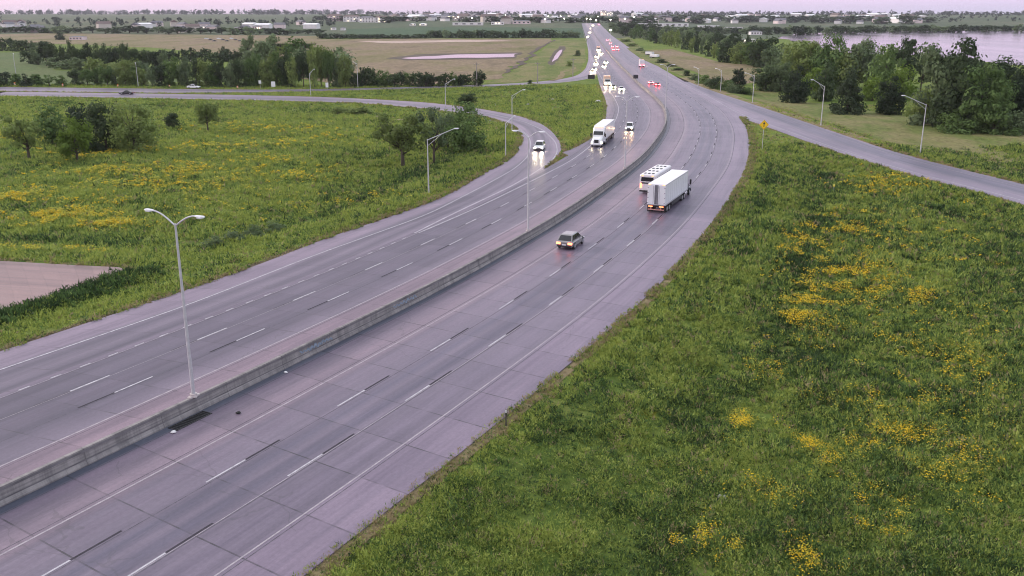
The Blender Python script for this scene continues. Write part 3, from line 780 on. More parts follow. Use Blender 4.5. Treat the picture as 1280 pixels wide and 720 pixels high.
# ---- lamps
def lamp_mesh(root, h, arms, base_z=0.0):
    """arms: list of (dx, dy, dz) end points of each bracket relative to the pole top"""
    p = MB().tube([(0, 0, 0.25), (0, 0, h * .5), (0, 0, h)], [.13, .10, .07], 10)
    p.build('pole', M_galv, root)
    b = MB().cyl((0, 0, .12), (0, 0, 1), .26, .24, 12); b.box((0, 0, .03), (.55, .55, .06)); b.build('base', M_pale_conc, root)
    for (dx, dy, dz, bend) in arms:
        pts = []
        for t in np.linspace(0, 1, 7):
            k = t ** (0.75 if bend else 1.0)
            hz = dz * (math.sin(t * math.pi / 2) if bend else t)
            pts.append((dx * t, dy * t, h - .15 + hz))
        a = MB().tube(pts, [.055] * 7, 8)
        if not bend:
            q = [(pts[0][0], pts[0][1], pts[0][2] - .9), (dx * .55, dy * .55, h - .15 + dz * .55)]
            a.tube(q, [.035, .03], 6)
        arm = a.build('arm', M_galv, root)
        L = math.hypot(dx, dy); ux, uy = dx / L, dy / L; rz = math.atan2(uy, ux)
        hd = MB()
        secs = []
        for t, w, hh in ((-.1, .07, .05), (.1, .15, .09), (.5, .19, .10), (.72, .09, .05)):
            cx_, cy_ = dx + ux * t, dy + uy * t; zc = h - .15 + dz
            secs.append([(cx_ - uy * w * a_, cy_ + ux * w * a_, zc + hh * b_) for a_, b_ in ((-1, -.2), (-.8, .6), (0, 1), (.8, .6), (1, -.2), (0, -.35))])
        hd.loft(secs)
        ho = hd.build('lamp_head', M_lamp, root)
        MB().box((dx + ux * .36, dy + uy * .36, h - .15 + dz - .07), (.42, .3, .05), rz=rz).build('lens', M_lens, ho)
def lamp(base, top, arms_px, label, group, z0=None, bend=False, name='street_lamp', x0=None):
    """pole from its foot and top pixel; arm ends as pixel offsets from the pole top"""
    if z0 is None: p = ray(*base)
    else: # stands on the barrier
        s, o = near_s(*flat(*base)); q = at_s(s, -8.45); p = np.array((q[0], q[1], z0))
    m = mpp(p); h = (base[1] - top[1]) * m / math.cos(PITCH) * 0.985
    r = empty(name, p, 0.0)
    lamp_mesh(r, h, [(dx * m, dyd, -dy * m, bend) for dx, dy, dyd in arms_px])
    tag(r, label, 'street lamp', group)
    return r
G_M, G_R, G_L, G_F = 'twin lamps along the median barrier', 'lamps along the entrance ramp on the right', 'lamps along the loop ramp on the left', 'lamps along the far frontage ramp'
def lamp_m(u, v, label, h=13.2, ax=2.0):
    # foot pixel is where the pole meets the barrier top
    x_, y_ = flat(u, v); d = np.array((x_, y_)); d = d * (CAM_H - 1.1) / CAM_H
    s, o = near_s(*d); q = at_s(s, -8.45)
    r = empty('twin_lamp', (q[0], q[1], 1.1), 0.0)
    hd = head_s(s); nx_, ny_ = math.sin(hd), -math.cos(hd)
    lamp_mesh(r, h - .75, [(-ax * nx_, -ax * ny_, .85, True), (ax * nx_, ax * ny_, .85, True)])
    c = MB(); c.bbox((0, 0, .03), (.9, .34, .14), .03)
    pd = c.build('pedestal', M_pale_conc, r); pd.rotation_euler = (0, 0, hd)
    tag(r, label, 'street lamp', G_M); return r
lamp_m(240, 495, 'tall grey twin-arm lamp on the barrier, nearest and largest of the lamps')
lamp_m(664, 289, 'thin twin-arm lamp on the barrier left of the grey hatchback', 12.3, 1.4)
lamp_m(790, 211, 'thin twin-arm lamp on the barrier left of the two trailers', 12.3, 1.4)
lamp_m(835, 137, 'distant twin-arm lamp on the outside of the barrier bend', 12.3, 1.4)
lamp((536, 244), (536, 176), [(33, -13, 1.0)], 'single-arm lamp on the grass verge in front of the sparse trees', G_L)
lamp((632, 196), (633, 155), [(10, -7, 3.0)], 'thin lamp inside the loop ramp right of the dense tree', G_L)
lamp((640, 165), (641, 121), [(13, -7, 0.5)], 'lamp standing outside the loop ramp bend on the grass triangle', G_L)
lamp((557, 134), (557, 106), [(10, -6, 0.5)], 'lamp beside the loop ramp left of the round bush', G_L)
lamp((447.5, 110), (447.5, 81), [(-5, -2, 2)], 'lamp on the frontage ramp in front of the hedge of small trees', G_F)
lamp((388.5, 120), (387.5, 93), [(4, -5, 2)], 'lamp standing in the gore right of the white sign', G_F)
lamp((245, 106), (244, 79), [(-5, -2, 2)], 'lamp behind the white car on the frontage ramp', G_F)
lamp((173, 109), (169.5, 82), [(-3, -2, 2)], 'lamp between the dark car and the trees', G_F)
lamp((22, 106), (18.5, 71), [(-3, -2, 2)], 'leftmost lamp beside the orange barrel', G_F)
lamp((1150, 193), (1156, 133), [(-25, -11, 1.0)], 'largest lamp on the right in front of the big leafy trees', G_R)
lamp((1026, 157), (1031, 110), [(-13, -8, 0.8)], 'lamp in front of the dark cedars on the right', G_R)
lamp((940.5, 129), (942, 96), [(-8, -3, 2)], 'lamp right of the roadside bushes', G_R)
lamp((900.6, 114.5), (902, 89), [(-5, -2, 2)], 'lamp standing among the roadside bushes', G_R)
lamp((872.5, 109.5), (873.2, 87), [(-4, -2, 2)], 'farthest lamp on the entrance ramp left of the bushes', G_R)

# utility poles across the far fields
M_wood = pm('weathered_pole_wood', (0.30, 0.26, 0.25), 0.9, 0.2, 4)
def upole(base, top, label):
    p = ray(*base); m = mpp(p); h = (base[1] - top[1]) * m / math.cos(PITCH)
    r = empty('utility_pole', p)
    MB().tube([(0, 0, -.2), (0, 0, h)], [.2, .13], 8).build('pole', M_wood, r)
    MB().box((0, 0, h - .7), (2.2, .12, .14)).build('crossarm', M_wood, r)
    for dx in (-.9, 0, .9): MB().cyl((dx, 0, h - .54), (0, 0, 1), .06, .22, 8).build('insulator', M_lamp, r)
    tag(r, label, 'utility pole', 'utility poles')
upole((1056, 95), (1058.5, 64), 'utility pole rising among the trees by the lake')
upole((596, 108), (597, 80), 'utility pole left of the lone dark tree in the field')
upole((672, 104), (672, 79), 'utility pole in the tan field left of the farm track')
upole((716, 96), (716, 74), 'utility pole beside the farm track')
upole((880, 62), (880, 44), 'utility pole in front of the tree line past the entrance ramp')

# ---- delineator posts, culvert, markers
def delineator(u, v, h, label, col=(0.05, 0.045, 0.05)):
    p = ray(u, v); r = empty('delineator_post', p)
    MB().bbox((0, 0, h / 2 - .1), (.09, .05, h + .2), .01).build('post', pm('post_brown', col, .7), r)
    MB().box((0, -.035, h - .12), (.08, .02, .2)).build('reflector', pm('reflector_white', (.75, .75, .75), .3), r)
    tag(r, label, 'marker post', 'delineator posts at the pavement edge')
delineator(632.5, 533, 1.25, 'dark delineator post with white reflector at the grass edge, nearest to the camera')
delineator(853, 328.5, 1.0, 'short dark delineator post beside a tuft of tan grass')
delineator(691, 139, 1.1, 'delineator post in the grass triangle beside the loop ramp', (.5, .5, .5))
delineator(619, 134, 1.1, 'delineator post behind the loop ramp near its lamp', (.5, .5, .5))
p = ray(903, 624); r = empty('culvert_inlet', p + np.array((0, 0, .05)), R(-12))
tag(r, 'pale concrete culvert end half hidden in the long grass', 'culvert'); r.scale = (.42, .42, .42); r.rotation_euler = (0, 0, R(165)); r.location.z -= .02
M_cul = pm('culvert_concrete', (0.36, 0.34, 0.35), .85, .2, 3)
t = MB(); ring = []
for i in range(2):
    for rad in (.62, .48): pass
for a0 in range(12):
    a, b = math.pi * a0 / 12, math.pi * (a0 + 1) / 12
    for q in (0,):
        P_ = []
        for xx in (-.5, .7):
            for rad in (.48, .66):
                for an in (a, b): P_.append((xx, rad * math.cos(an), rad * math.sin(an) * 0.9))
        t.add(P_, [(0, 1, 3, 2), (4, 6, 7, 5), (2, 3, 7, 6), (0, 4, 5, 1)])
t.build('pipe_ring', M_cul, r)
t = MB().bbox((-.62, 0, .1), (.16, 2.0, .34), .03); t.build('headwall', M_cul, r)
MB().box((.3, 0, .2), (.7, .88, .4)).build('opening', pm('culvert_void', (.01, .01, .01), .9), r)
p = ray(1042, 238.5); r = empty('marker_post', p)
tag(r, 'short yellow topped marker post beside the ditch in the right meadow', 'marker post')
MB().tube([(0, 0, -.1), (0, 0, .75)], .05, 8).build('post', M_galv, r); MB().tube([(0, 0, .70), (0, 0, .8), (0, 0, 1.0), (0, 0, 1.05)], [.1, .16, .16, .08], 10).build('cap', pm('marker_yellow', (.85, .66, .10), .4), r)
p = ray(1032, 242.5); r = empty('drain_inlet', p + np.array((0, 0, .1)), R(15))
tag(r, 'low concrete ditch inlet with a dark slot in the right meadow', 'drain')
MB().bbox((0, 0, .02), (2.3, .9, .3), .04).build('slab', M_cul, r)
MB().box((0, -.05, .20), (1.9, .45, .08)).build('slot', pm('inlet_void', (.01, .01, .01), .9), r)

# yellow diamond warning sign
p = ray(952.5, 188); m = mpp(p); r = empty('warning_sign', p, 0.0)
tag(r, 'yellow diamond warning sign with a black arrow at the ramp gore', 'sign')
hs = (188 - 157.5) * m / math.cos(PITCH)
t = MB().bbox((0, 0.03, hs / 2), (.09, .07, hs + 1.6), .01); t.build('post', M_galv, r)
d = 1.0
sg = MB().add([(0, -.03, hs - d), (d, -.03, hs), (0, -.03, hs + d), (-d, -.03, hs), (0, 0, hs - d), (d, 0, hs), (0, 0, hs + d), (-d, 0, hs)], [(0, 1, 2, 3), (7, 6, 5, 4), (0, 4, 5, 1), (1, 5, 6, 2), (2, 6, 7, 3), (3, 7, 4, 0)]).build('sign_face', pm('sign_yellow', (.98, .60, .02), .35, .04), r)
bo = MB(); e0, e1 = d * .93, d * .88
for i in range(4):
    c = [(0, -1), (1, 0), (0, 1), (-1, 0)]; a, b = c[i], c[(i + 1) % 4]
    bo.add([(a[0] * e0, -.034, hs + a[1] * e0), (b[0] * e0, -.034, hs + b[1] * e0), (b[0] * e1, -.034, hs + b[1] * e1), (a[0] * e1, -.034, hs + a[1] * e1)], [(0, 1, 2, 3)])
bo.build('border', M_dark, sg)
ar = MB().box((0, -.036, hs - .14), (.15, .01, .62)); ar.add([(-.26, -.037, hs + .12), (.26, -.037, hs + .12), (0, -.037, hs + .56)], [(0, 1, 2)])
ar.build('arrow', M_dark, sg)

def sign_back(u, v, w, h, z, label, cat='sign', head=None, on=0.0):
    p = ray(u, v); r = empty('road_sign', (p[0], p[1], p[2] + on))
    t = MB().bbox((0, 0, z + h / 2), (w, .08, h), .02); t.build('panel', M_dark, r)
    for dx in (-w * .32, w * .32): MB().box((dx, .07, (z + h) / 2), (.12, .1, z + h), ).build('post', M_dark, r)
    for zz in (.25, .75): MB().box((0, -.05, z + h * zz), (w * .94, .05, .08)).build('stiffener', M_dark, r)
    tag(r, label, cat)
sign_back(739, 100, 2.9, 1.7, .45, 'black back of an exit sign standing in the far gore')
s, o = near_s(*flat(786, 102)); q_ = at_s(s, -8.45)
r = empty('road_sign', (q_[0], q_[1], 1.1)); tag(r, 'small black backed sign mounted on the median barrier', 'sign')
MB().bbox((0, 0, .9), (2.0, .1, 1.5), .02).build('panel', M_dark, r); MB().box((0, .09, .4), (.14, .1, .86)).build('post', M_dark, r)
def white_sign(u, v, w, h, z, label):
    p = ray(u, v); r = empty('road_sign', p)
    MB().bbox((0, -.02, z + h / 2), (w, .05, h), .01).build('panel', pm('sign_white', (.82, .82, .84), .35, .04), r)
    MB().box((0, .04, (z + h) / 2), (.1, .08, z + h)).build('post', M_galv, r); tag(r, label, 'sign')
white_sign(342, 111.5, 1.5, 1.9, .9, 'white rectangular road sign at the edge of the frontage ramp')
white_sign(325.5, 111, 1.0, 1.2, 1.9, 'small grey road sign left of the white sign')
white_sign(409, 112, 1.0, 1.7, .8, 'narrow white road sign right of the white sign and lamp')
M_or = pm('barrel_orange', (.85, .20, .03), .5, .08, 3); M_wband = pm('barrel_white_band', (.8, .78, .76), .4)
def barrel(u, v, label, k=1.0):
    p = ray(u, v); r = empty('traffic_barrel', p); r.scale = (k, k, k)
    t = MB().tube([(0, 0, .0), (0, 0, .12), (0, 0, .13), (0, 0, .95), (0, 0, 1.05)], [.42, .42, .31, .25, .2], 14); t.build('drum', M_or, r)
    for z, rd in ((.38, .30), (.68, .28)): MB().tube([(0, 0, z), (0, 0, z + .14)], [rd, rd - .01], 14).build('band', M_wband, r)
    tag(r, label, 'traffic barrel', 'orange barrels along the frontage ramp')
barrel(19, 107.5, 'orange traffic barrel at the foot of the leftmost lamp', 1.3)
barrel(78.5, 108, 'orange traffic barrel between the leftmost lamp and the dark car')
barrel(147.5, 109, 'orange traffic barrel just behind the dark car')
barrel(212, 109.6, 'orange traffic barrel left of the white car')
barrel(297, 110.8, 'orange traffic barrel right of the white car')
# small rocks / pale stones in the gore triangle
M_rock = pm('pale_rock', (.55, .50, .50), .9, .2, 3)
for (u, v, sc, lab) in ((747.5, 128, 1.0, 'pale boulder in the grass beside the inbound shoulder'), (691, 125, .6, 'small pale rock in the grass triangle'), (660, 131, .5, 'tan rock in the grass above the loop ramp')):
    p = ray(u, v); rr = random.Random(u); secs = []
    for z, rad in ((-.2, .8), (.15, 1), (.5, .85), (.75, .4)):
        secs.append([(rad * sc * (0.8 + .35 * rr.random()) * math.cos(a * .7854), rad * sc * .8 * (0.8 + .35 * rr.random()) * math.sin(a * .7854), z * sc) for a in range(8)])
    o = MB().loft(secs).build('boulder', M_rock); o.location = p; tag(o, lab, 'rock')

# ------------------------------------------------------------ vehicles
M_tyre = M_black_rub
M_rim = pm('alloy_rim', (.50, .50, .52), .3, .1, 5, metal=.7)
M_glass = pm('dark_window_glass', (.012, .013, .016), .08, .2, 2, spec=.7)
M_trim = pm('black_trim', (.025, .025, .027), .5, .2, 6)
M_white_p = pm('white_paint', (.80, .79, .80), .28, .05, .5, coat=.4)
M_silver = pm('silver_grey_paint', (.30, .285, .285), .25, .06, .5, metal=.5, coat=.5)
M_tail = pm('lit_tail_lamp', (.5, .02, .01), .3, emis=(1.0, .17, .07), strength=5.0)
M_tail_far = pm('far_tail_lamp', (.5, .02, .02), .3, emis=(1.0, .05, .07), strength=60.0)
M_head_far = pm('distant_head_lamp', (.9, .9, .85), .2, emis=(1.0, .72, .38), strength=1100.0)
M_head = pm('lit_head_lamp', (.9, .9, .85), .2, emis=(1.0, .80, .50), strength=70.0)
M_head_w = pm('lit_white_head_lamp', (.9, .9, .9), .2, emis=(1.0, .84, .58), strength=480.0)
M_amber = pm('amber_marker_lamp', (.8, .3, .02), .3, emis=(1.0, .30, .10), strength=2.5)
M_green = pm('pale_green_marker', (.3, .8, .3), .3, emis=(.5, 1.0, .45), strength=0.4)
M_plate = pm('number_plate', (.72, .72, .74), .4)

def wheel(root, x, y, r=.34, w=.23, hubout=1):
    t = MB()
    secs = []
    for yy, rr in ((-w / 2, r * .86), (-w / 2 + .03, r), (w / 2 - .03, r), (w / 2, r * .86)):
        secs.append([(rr * math.cos(a * math.pi / 10), yy, rr * math.sin(a * math.pi / 10)) for a in range(20)])
    t.loft(secs); o = t.build('wheel', M_tyre, root); o.location = (x, y, r)
    h = MB(); sgn = 1 if y > 0 else -1
    h.cyl((0, sgn * (w / 2 + .005), 0), (0, 1, 0), r * .62, .03, 16)
    for a in range(5):
        h.box((r * .33 * math.cos(a * 1.257), sgn * (w / 2 + .024), r * .33 * math.sin(a * 1.257)), (.07, .012, .07))
    h.build('rim', M_rim, o)
    return o

def car(name, paint, L=4.6, Wd=1.84, H=1.5, kind='hatch', head=None, tail=None, big_glare=False):
    """+X is forward, origin on the road under the middle"""
    r = empty(name); w = Wd / 2; hx = L / 2
    belt = H * (.58 if kind == 'suv' else .60)
    sill = .24
    def ring(x, hw, zb, zt_, c=.12):
        return [(x, -hw + c * .6, zb), (x, hw - c * .6, zb), (x, hw, zb + c), (x, hw, zt_ - c * 1.4), (x, hw - c * .8, zt_ - c * .35), (x, hw - c * 2.2, zt_), (x, -hw + c * 2.2, zt_), (x, -hw + c * .8, zt_ - c * .35), (x, -hw, zt_ - c * 1.4), (x, -hw, zb + c)]
    if kind == 'pickup':
        st = [(-hx, .90, .42, belt * .98), (-hx + .1, .97, .34, belt * 1.02), (-hx * .3, 1, sill + .05, belt * 1.02), (hx * .25, 1, sill + .05, belt * 1.03), (hx * .55, 1, sill + .05, belt), (hx - .25, .96, sill + .06, belt * .93), (hx, .84, .38, belt * .80)]
    else:
        st = [(-hx, .84, .44, belt * .92), (-hx + .12, .95, .32, belt * 1.0), (-hx * .5, 1, sill, belt * 1.03), (0, 1, sill, belt * 1.02), (hx * .45, 1, sill, belt * .99), (hx * .78, .97, sill + .03, belt * .88), (hx - .14, .91, .30, belt * .76), (hx, .78, .38, belt * .64)]
    b = MB().loft([ring(x, w * k, zb, z1) for x, k, zb, z1 in st])
    # cabin frustum
    if kind == 'sedan': xb0, xb1, xt0, xt1 = -hx * .72, hx * .42, -hx * .32, hx * .06
    elif kind == 'pickup': xb0, xb1, xt0, xt1 = -hx * .16, hx * .50, -hx * .10, hx * .22
    else: xb0, xb1, xt0, xt1 = -hx * .94, hx * .44, -hx * .66, hx * .06
    if kind == 'suv': xb0, xb1, xt0, xt1 = -hx * .96, hx * .52, -hx * .66, hx * .10
    wb, wt, zb, z1 = w * .93, w * .72, belt * .97, H
    def cab(x0, x1, hw, z): return [(x0, -hw, z), (x1, -hw, z), (x1, hw, z), (x0, hw, z)]
    b.loft([cab(xb0, xb1, wb, zb), cab(xt0 - .05, xt1 + .05, wt + .02, z1 - .06), cab(xt0 + .1, xt1 - .08, wt - .08, z1)])
    body = b.build('body', paint, r)
    # windows: panels proud of the cabin sides
    def lerp(a, c, t): return tuple(a[i] + (c[i] - a[i]) * t for i in range(3))
    zt2 = z1 - .06; xt0_, xt1_, wt_ = xt0 - .05, xt1 + .05, wt + .02
    def side(sg):
        A, Bq, Cc, D = (xb0, sg * wb, zb), (xb1, sg * wb, zb), (xt1_, sg * wt_, zt2), (xt0_, sg * wt_, zt2)
        def P(s, t): return lerp(lerp(A, Bq, s), lerp(D, Cc, s), t)
        cuts = [(.07, .40), (.44, .93)] if kind not in ('hatch', 'suv') else [(.05, .28), (.31, .60), (.63, .95)]
        for s0, s1 in cuts:
            q = [P(s0, .16), P(s1, .16), P(min(s1, .97), .93), P(s0, .93)]
            if sg > 0: q = q[::-1]
            MB().panel(q, .012).build('side_window', M_glass, r)
    side(-1); side(1)
    def P4(x0, x1, t0, t1, m0, m1):
        z0_, z1_ = zb + (zt2 - zb) * t0, zb + (zt2 - zb) * t1
        xa, xc = x0 + (x1 - x0) * t0, x0 + (x1 - x0) * t1
        wa, wc = (wb + (wt_ - wb) * t0) * m0, (wb + (wt_ - wb) * t1) * m1
        return xa, z0_, wa, xc, z1_, wc
    xa, za, wa, xc, zc, wc = P4(xb1, xt1_, .06, .95, .90, .90)
    MB().panel([(xa, -wa, za), (xa, wa, za), (xc, wc, zc), (xc, -wc, zc)], .012).build('windscreen', M_glass, r)
    xa, za, wa, xc, zc, wc = P4(xb0, xt0_, .16, .92, .88, .86)
    MB().panel([(xa, wa, za), (xa, -wa, za), (xc, -wc, zc), (xc, wc, zc)], .012).build('rear_window', M_glass, r)
    rw = {'suv': .40, 'sedan': .33}.get(kind, .36)
    for x in (-hx * .60, hx * .60):
        for sg in (-1, 1): wheel(r, x, sg * (w - .11), rw, .24)
    MB().bbox((hx - .05, 0, .42), (.16, Wd * .84, .18), .04).build('front_bumper', M_trim, r)
    MB().bbox((-hx + .04, 0, .46), (.18, Wd * .86, .20), .04).build('rear_bumper', M_trim, r)
    MB().box((hx - .01, 0, .62), (.06, Wd * .42, .14)).build('grille', M_trim, r)
    zl = belt * .74
    for sg in (-1, 1):
        MB().bbox((hx - .09, sg * w * .70, belt * .62), (.16, .36, .16), .03).build('headlight', head or M_lens, r)
        MB().bbox((-hx + .03, sg * w * .70, belt * .80), (.12, .52, .24), .03).build('taillight', tail or pm('unlit_tail', (.30, .02, .02), .3), r)
        MB().bbox((xb1 - .30, sg * (w + .08), belt + .04), (.12, .2, .14), .03).build('mirror', paint, r)
    MB().box((-hx - .045, 0, belt * .66), (.02, .46, .16)).build('number_plate', M_plate, r)
    return r

def put(o, u, v, head, label, cat, group=None, on_land=False):
    if on_land: p = ray(u, v)
    else:
        x, y = flat(u, v); p = (x, y, max(0.0, float(rise(x, y))) + .012)
    o.location = p; o.rotation_euler = (0, 0, head); tag(o, label, cat, group); return o
def road_head(u, v, back=False):
    s, _ = near_s(*flat(u, v)); return head_s(s) + (math.pi if back else 0)

suv = car('hatchback_car', M_silver, 4.7, 1.95, 1.62, 'suv', None, M_tail)
put(suv, 713.5, 307, road_head(713, 307), 'grey hatchback with lit tail lights driving away behind the two trailers', 'car')
suv.scale = (1.05, 1.05, 1.08)
for ch in list(suv.children):
    if ch.name.startswith('rear_bumper'): tag(ch, 'pale lower bumper')

car_in = car('white_car', M_white_p, 4.6, 1.9, 1.7, 'suv', M_head, None)
put(car_in, 787, 162, road_head(787, 162, True), 'white car with orange headlight glow beside the white semi truck', 'car')
c2 = car('white_car', M_white_p, 4.7, 1.95, 1.75, 'suv', M_head_w, None)
put(c2, 674.5, 187, R(-98), 'white car with bright headlights coming down the loop ramp', 'car')
for cobj, col, en in ((car_in, (1.0, .55, .25), 2500), (c2, (1.0, .85, .55), 2500)):
    for sg in (-1, 1):
        ld = bpy.data.lights.new('headlamp_beam', 'SPOT'); ld.energy = en * .16; ld.color = col; ld.spot_size = R(38); ld.spot_blend = .8; ld.shadow_soft_size = .08
        lo = bpy.data.objects.new('headlamp_beam', ld); COL.objects.link(lo); lo.parent = cobj
        lo.location = (2.42, sg * .65, .62); lo.rotation_euler = (0, R(90 - 9), 0); lo.rotation_euler = mathutils.Vector((-1, 0, .13)).to_track_quat('Z', 'Y').to_euler()

# ---- semi trucks
M_box_w = pm('trailer_white', (.74, .73, .77), .35, .05, .4)
M_box_roof = pm('trailer_roof', (.80, .76, .78), .5, .06, .3)
M_door = pm('trailer_door', (.84, .84, .86), .4, .06, .6)
M_chrome = pm('polished_metal', (.7, .7, .72), .15, .05, 3, metal=1.0)
M_flap = pm('mud_flap', (.03, .03, .03), .8)
def dual(root, x, y, r=.50):
    o = wheel(root, x, y, r, .56); return o
M_seam_g = pm('seam_grey', (.58, .57, .60), .4)
def trailer(root, L=14.6, z0=1.10, z1=4.10, x_rear=0.0, seams=12):
    """rear face at x_rear, extends forward (+x)"""
    xc = x_rear + L / 2
    box = MB().bbox((xc, 0, (z0 + z1) / 2), (L, 2.59, z1 - z0), .05)
    bx = box.build('trailer_body', M_box_w, root)
    MB().box((xc, 0, z1 + .006), (L - .12, 2.5, .02)).build('roof', M_box_roof, root)
    for sg in (-1, 1):
        sm_ = MB()
        for i in range(seams): sm_.box((x_rear + .6 + i * (L - 1.2) / (seams - 1), sg * 1.298, (z0 + z1) / 2), (.05, .012, z1 - z0 - .25))
        sm_.build('seam_strip', M_seam_g, bx)
    rail = MB()
    for sg in (-1, 1):
        rail.box((xc, sg * 1.30, z0 + .10), (L, .03, .2)); rail.box((xc, sg * 1.30, z1 - .06), (L, .03, .10))
    rail.build('side_rail', pm('rail_grey', (.50, .49, .52), .4, metal=.3), bx)
    for sg in (-1, 1):
        d_ = MB().bbox((x_rear - .03, sg * .755, (z0 + z1) / 2 + .02), (.06, .98, z1 - z0 - .26), .015).build('rear_door', M_door, root)
        bars = MB()
        for yy in (.10, .42): bars.tube([(x_rear - .09, sg * yy * 1.0, z0 + .15), (x_rear - .09, sg * yy, z1 - .18)], .025, 6)
        bars.build('lock_rod', M_chrome, d_)
        hg = MB()
        for zz in range(4): hg.box((x_rear - .07, sg * 1.19, z0 + .35 + zz * .72), (.03, .16, .08))
        hg.build('hinge', M_chrome, d_)
        MB().bbox((x_rear - .05, sg * .78, z0 - .12), (.08, .60, .20), .02).build('taillight', M_tail, root)
        MB().box((x_rear - .03, sg * 1.0, z1 - .06), (.04, .3, .06)).build('marker_light', M_amber, root)
        MB().box((x_rear + .25, sg * 1.0, .55), (.03, .6, .85)).build('mud_flap', M_flap, root)
    MB().box((x_rear - .02, 0, (z0 + z1) / 2 + .02), (.05, .50, z1 - z0 - .26)).build('door_gap', pm('door_gap_grey', (.20, .20, .22), .5), root)
    MB().bbox((x_rear - .04, 0, z0 - .02), (.12, 2.5, .14), .02).build('rear_sill', M_trim, root)
    MB().box((x_rear - .04, 0, .50), (.1, 2.3, .14)).box((x_rear - .02, .7, .78), (.08, .12, .5)).box((x_rear - .02, -.7, .78), (.08, .12, .5)).build('rear_guard', pm('guard_red_white', (.55, .30, .28), .5, .3, 6), root)
    MB().box((xc, 0, z0 - .14), (L - .4, 1.1, .26)).build('chassis', M_trim, root)
    for x in (x_rear + 1.3, x_rear + 2.55):
        for sg in (-1, 1): dual(root, x, sg * 1.0)
    for sg in (-1, 1):
        MB().box((x_rear + L - 3.0, sg * .8, .62), (.14, .14, .95)).build('landing_leg', M_trim, root)
        MB().panel([(x_rear + 4, sg * 1.24, .45), (x_rear + L - 3.6, sg * 1.24, .45), (x_rear + L - 3.6, sg * 1.24, z0), (x_rear + 4, sg * 1.24, z0)][::(1 if sg < 0 else -1)], .02).build('side_skirt', M_box_w if seams > 12 else M_trim, root)
def tractor(root, x0, paint, lit=None, accent=None):
    """rear of the tractor frame at x0, 7 m long forward"""
    MB().box((x0 + 3.3, 0, .82), (6.6, .95, .3)).build('frame', M_trim, root)
    c = MB()
    def sec(x, hw, zb, z1, c_=.12): return [(x, -hw, zb), (x, hw, zb), (x, hw, z1 - c_), (x, hw - c_, z1), (x, -hw + c_, z1), (x, -hw, z1 - c_)]
    # sleeper, cab and roof fairing in one shell
    c.loft([sec(x0 + 1.9, 1.22, .95, 3.85, .2), sec(x0 + 2.7, 1.24, .95, 4.0, .25), sec(x0 + 3.6, 1.24, .95, 3.85, .3), sec(x0 + 4.3, 1.18, .95, 3.1, .3), sec(x0 + 4.75, 1.14, .95, 2.25, .2)])
    c.build('cab', paint, root)
    h = MB().loft([sec(x0 + 4.72, 1.08, .85, 2.12, .25), sec(x0 + 5.8, 1.02, .72, 1.98, .3), sec(x0 + 6.6, .95, .62, 1.74, .35), sec(x0 + 6.9, .82, .62, 1.45, .3)])
    h.build('hood', paint, root)
    MB().panel([(x0 + 4.72, -1.02, 2.28), (x0 + 4.72, 1.02, 2.28), (x0 + 4.36, 1.0, 3.0), (x0 + 4.36, -1.0, 3.0)], .03).build('windscreen', M_glass, root)
    for sg in (-1, 1):
        q = [(x0 + 3.55, sg * 1.235, 2.0), (x0 + 4.45, sg * 1.18, 2.0), (x0 + 4.28, sg * 1.19, 2.75), (x0 + 3.55, sg * 1.245, 2.8)]
        MB().panel(q if sg < 0 else q[::-1], .03).build('side_window', M_glass, root)
        MB().bbox((x0 + 4.62, sg * 1.52, 2.25), (.12, .28, .75), .03).build('mirror', M_trim, root)
        MB().tube([(x0 + 1.75, sg * 1.05, .9), (x0 + 1.75, sg * 1.05, 3.9)], .08, 10).build('exhaust_stack', M_chrome, root)
        MB().tube([(x0 + 2.4, sg * 1.0, .72), (x0 + 3.9, sg * 1.0, .72)], .30, 14).build('fuel_tank', M_chrome, root)
        MB().bbox((x0 + 6.62, sg * .88, .98), (.3, .32, .3), .05).build('headlight', lit or M_lens, root)
        MB().loft([[(x0 + 5.2 + dx, sg * yy, zz) for yy in (.80, 1.22)] + [(x0 + 5.2 + dx, sg * 1.22, zz - .06), (x0 + 5.2 + dx, sg * .80, zz - .06)] for dx, zz in ((-.1, .95), (.2, 1.15), (.65, 1.2), (1.1, 1.0), (1.25, .8))]).build('mudguard', paint, root)
    MB().bbox((x0 + 6.88, 0, .58), (.3, 2.3, .40), .08).build('bumper', accent or paint, root)
    MB().bbox((x0 + 6.86, 0, 1.18), (.12, .98, .72), .05).build('grille', M_trim, root)
    for i in range(5): MB().box((x0 + 3.75, -.8 + .4 * i, 3.83), (.14, .16, .08)).build('marker_light', M_amber, root)
    for sg in (-1, 1):
        wheel(root, x0 + 5.85, sg * 1.02, .50, .30)
        for x in (x0 + .75, x0 + 2.0): dual(root, x, sg * .98)

tr = empty('semi_truck')
trailer(tr, 13.4, 1.10, 4.08)
M_cab_dark = pm('dark_blue_cab_paint', (.03, .03, .05), .3, .1, .5, coat=.4)
tractor(tr, 9.6, M_cab_dark)
u, v = 819.5, 266.5
put(tr, u, v, road_head(828, 240) - R(4.5), 'white semi trailer with twin rear doors and lit tail lights driving away', 'truck')

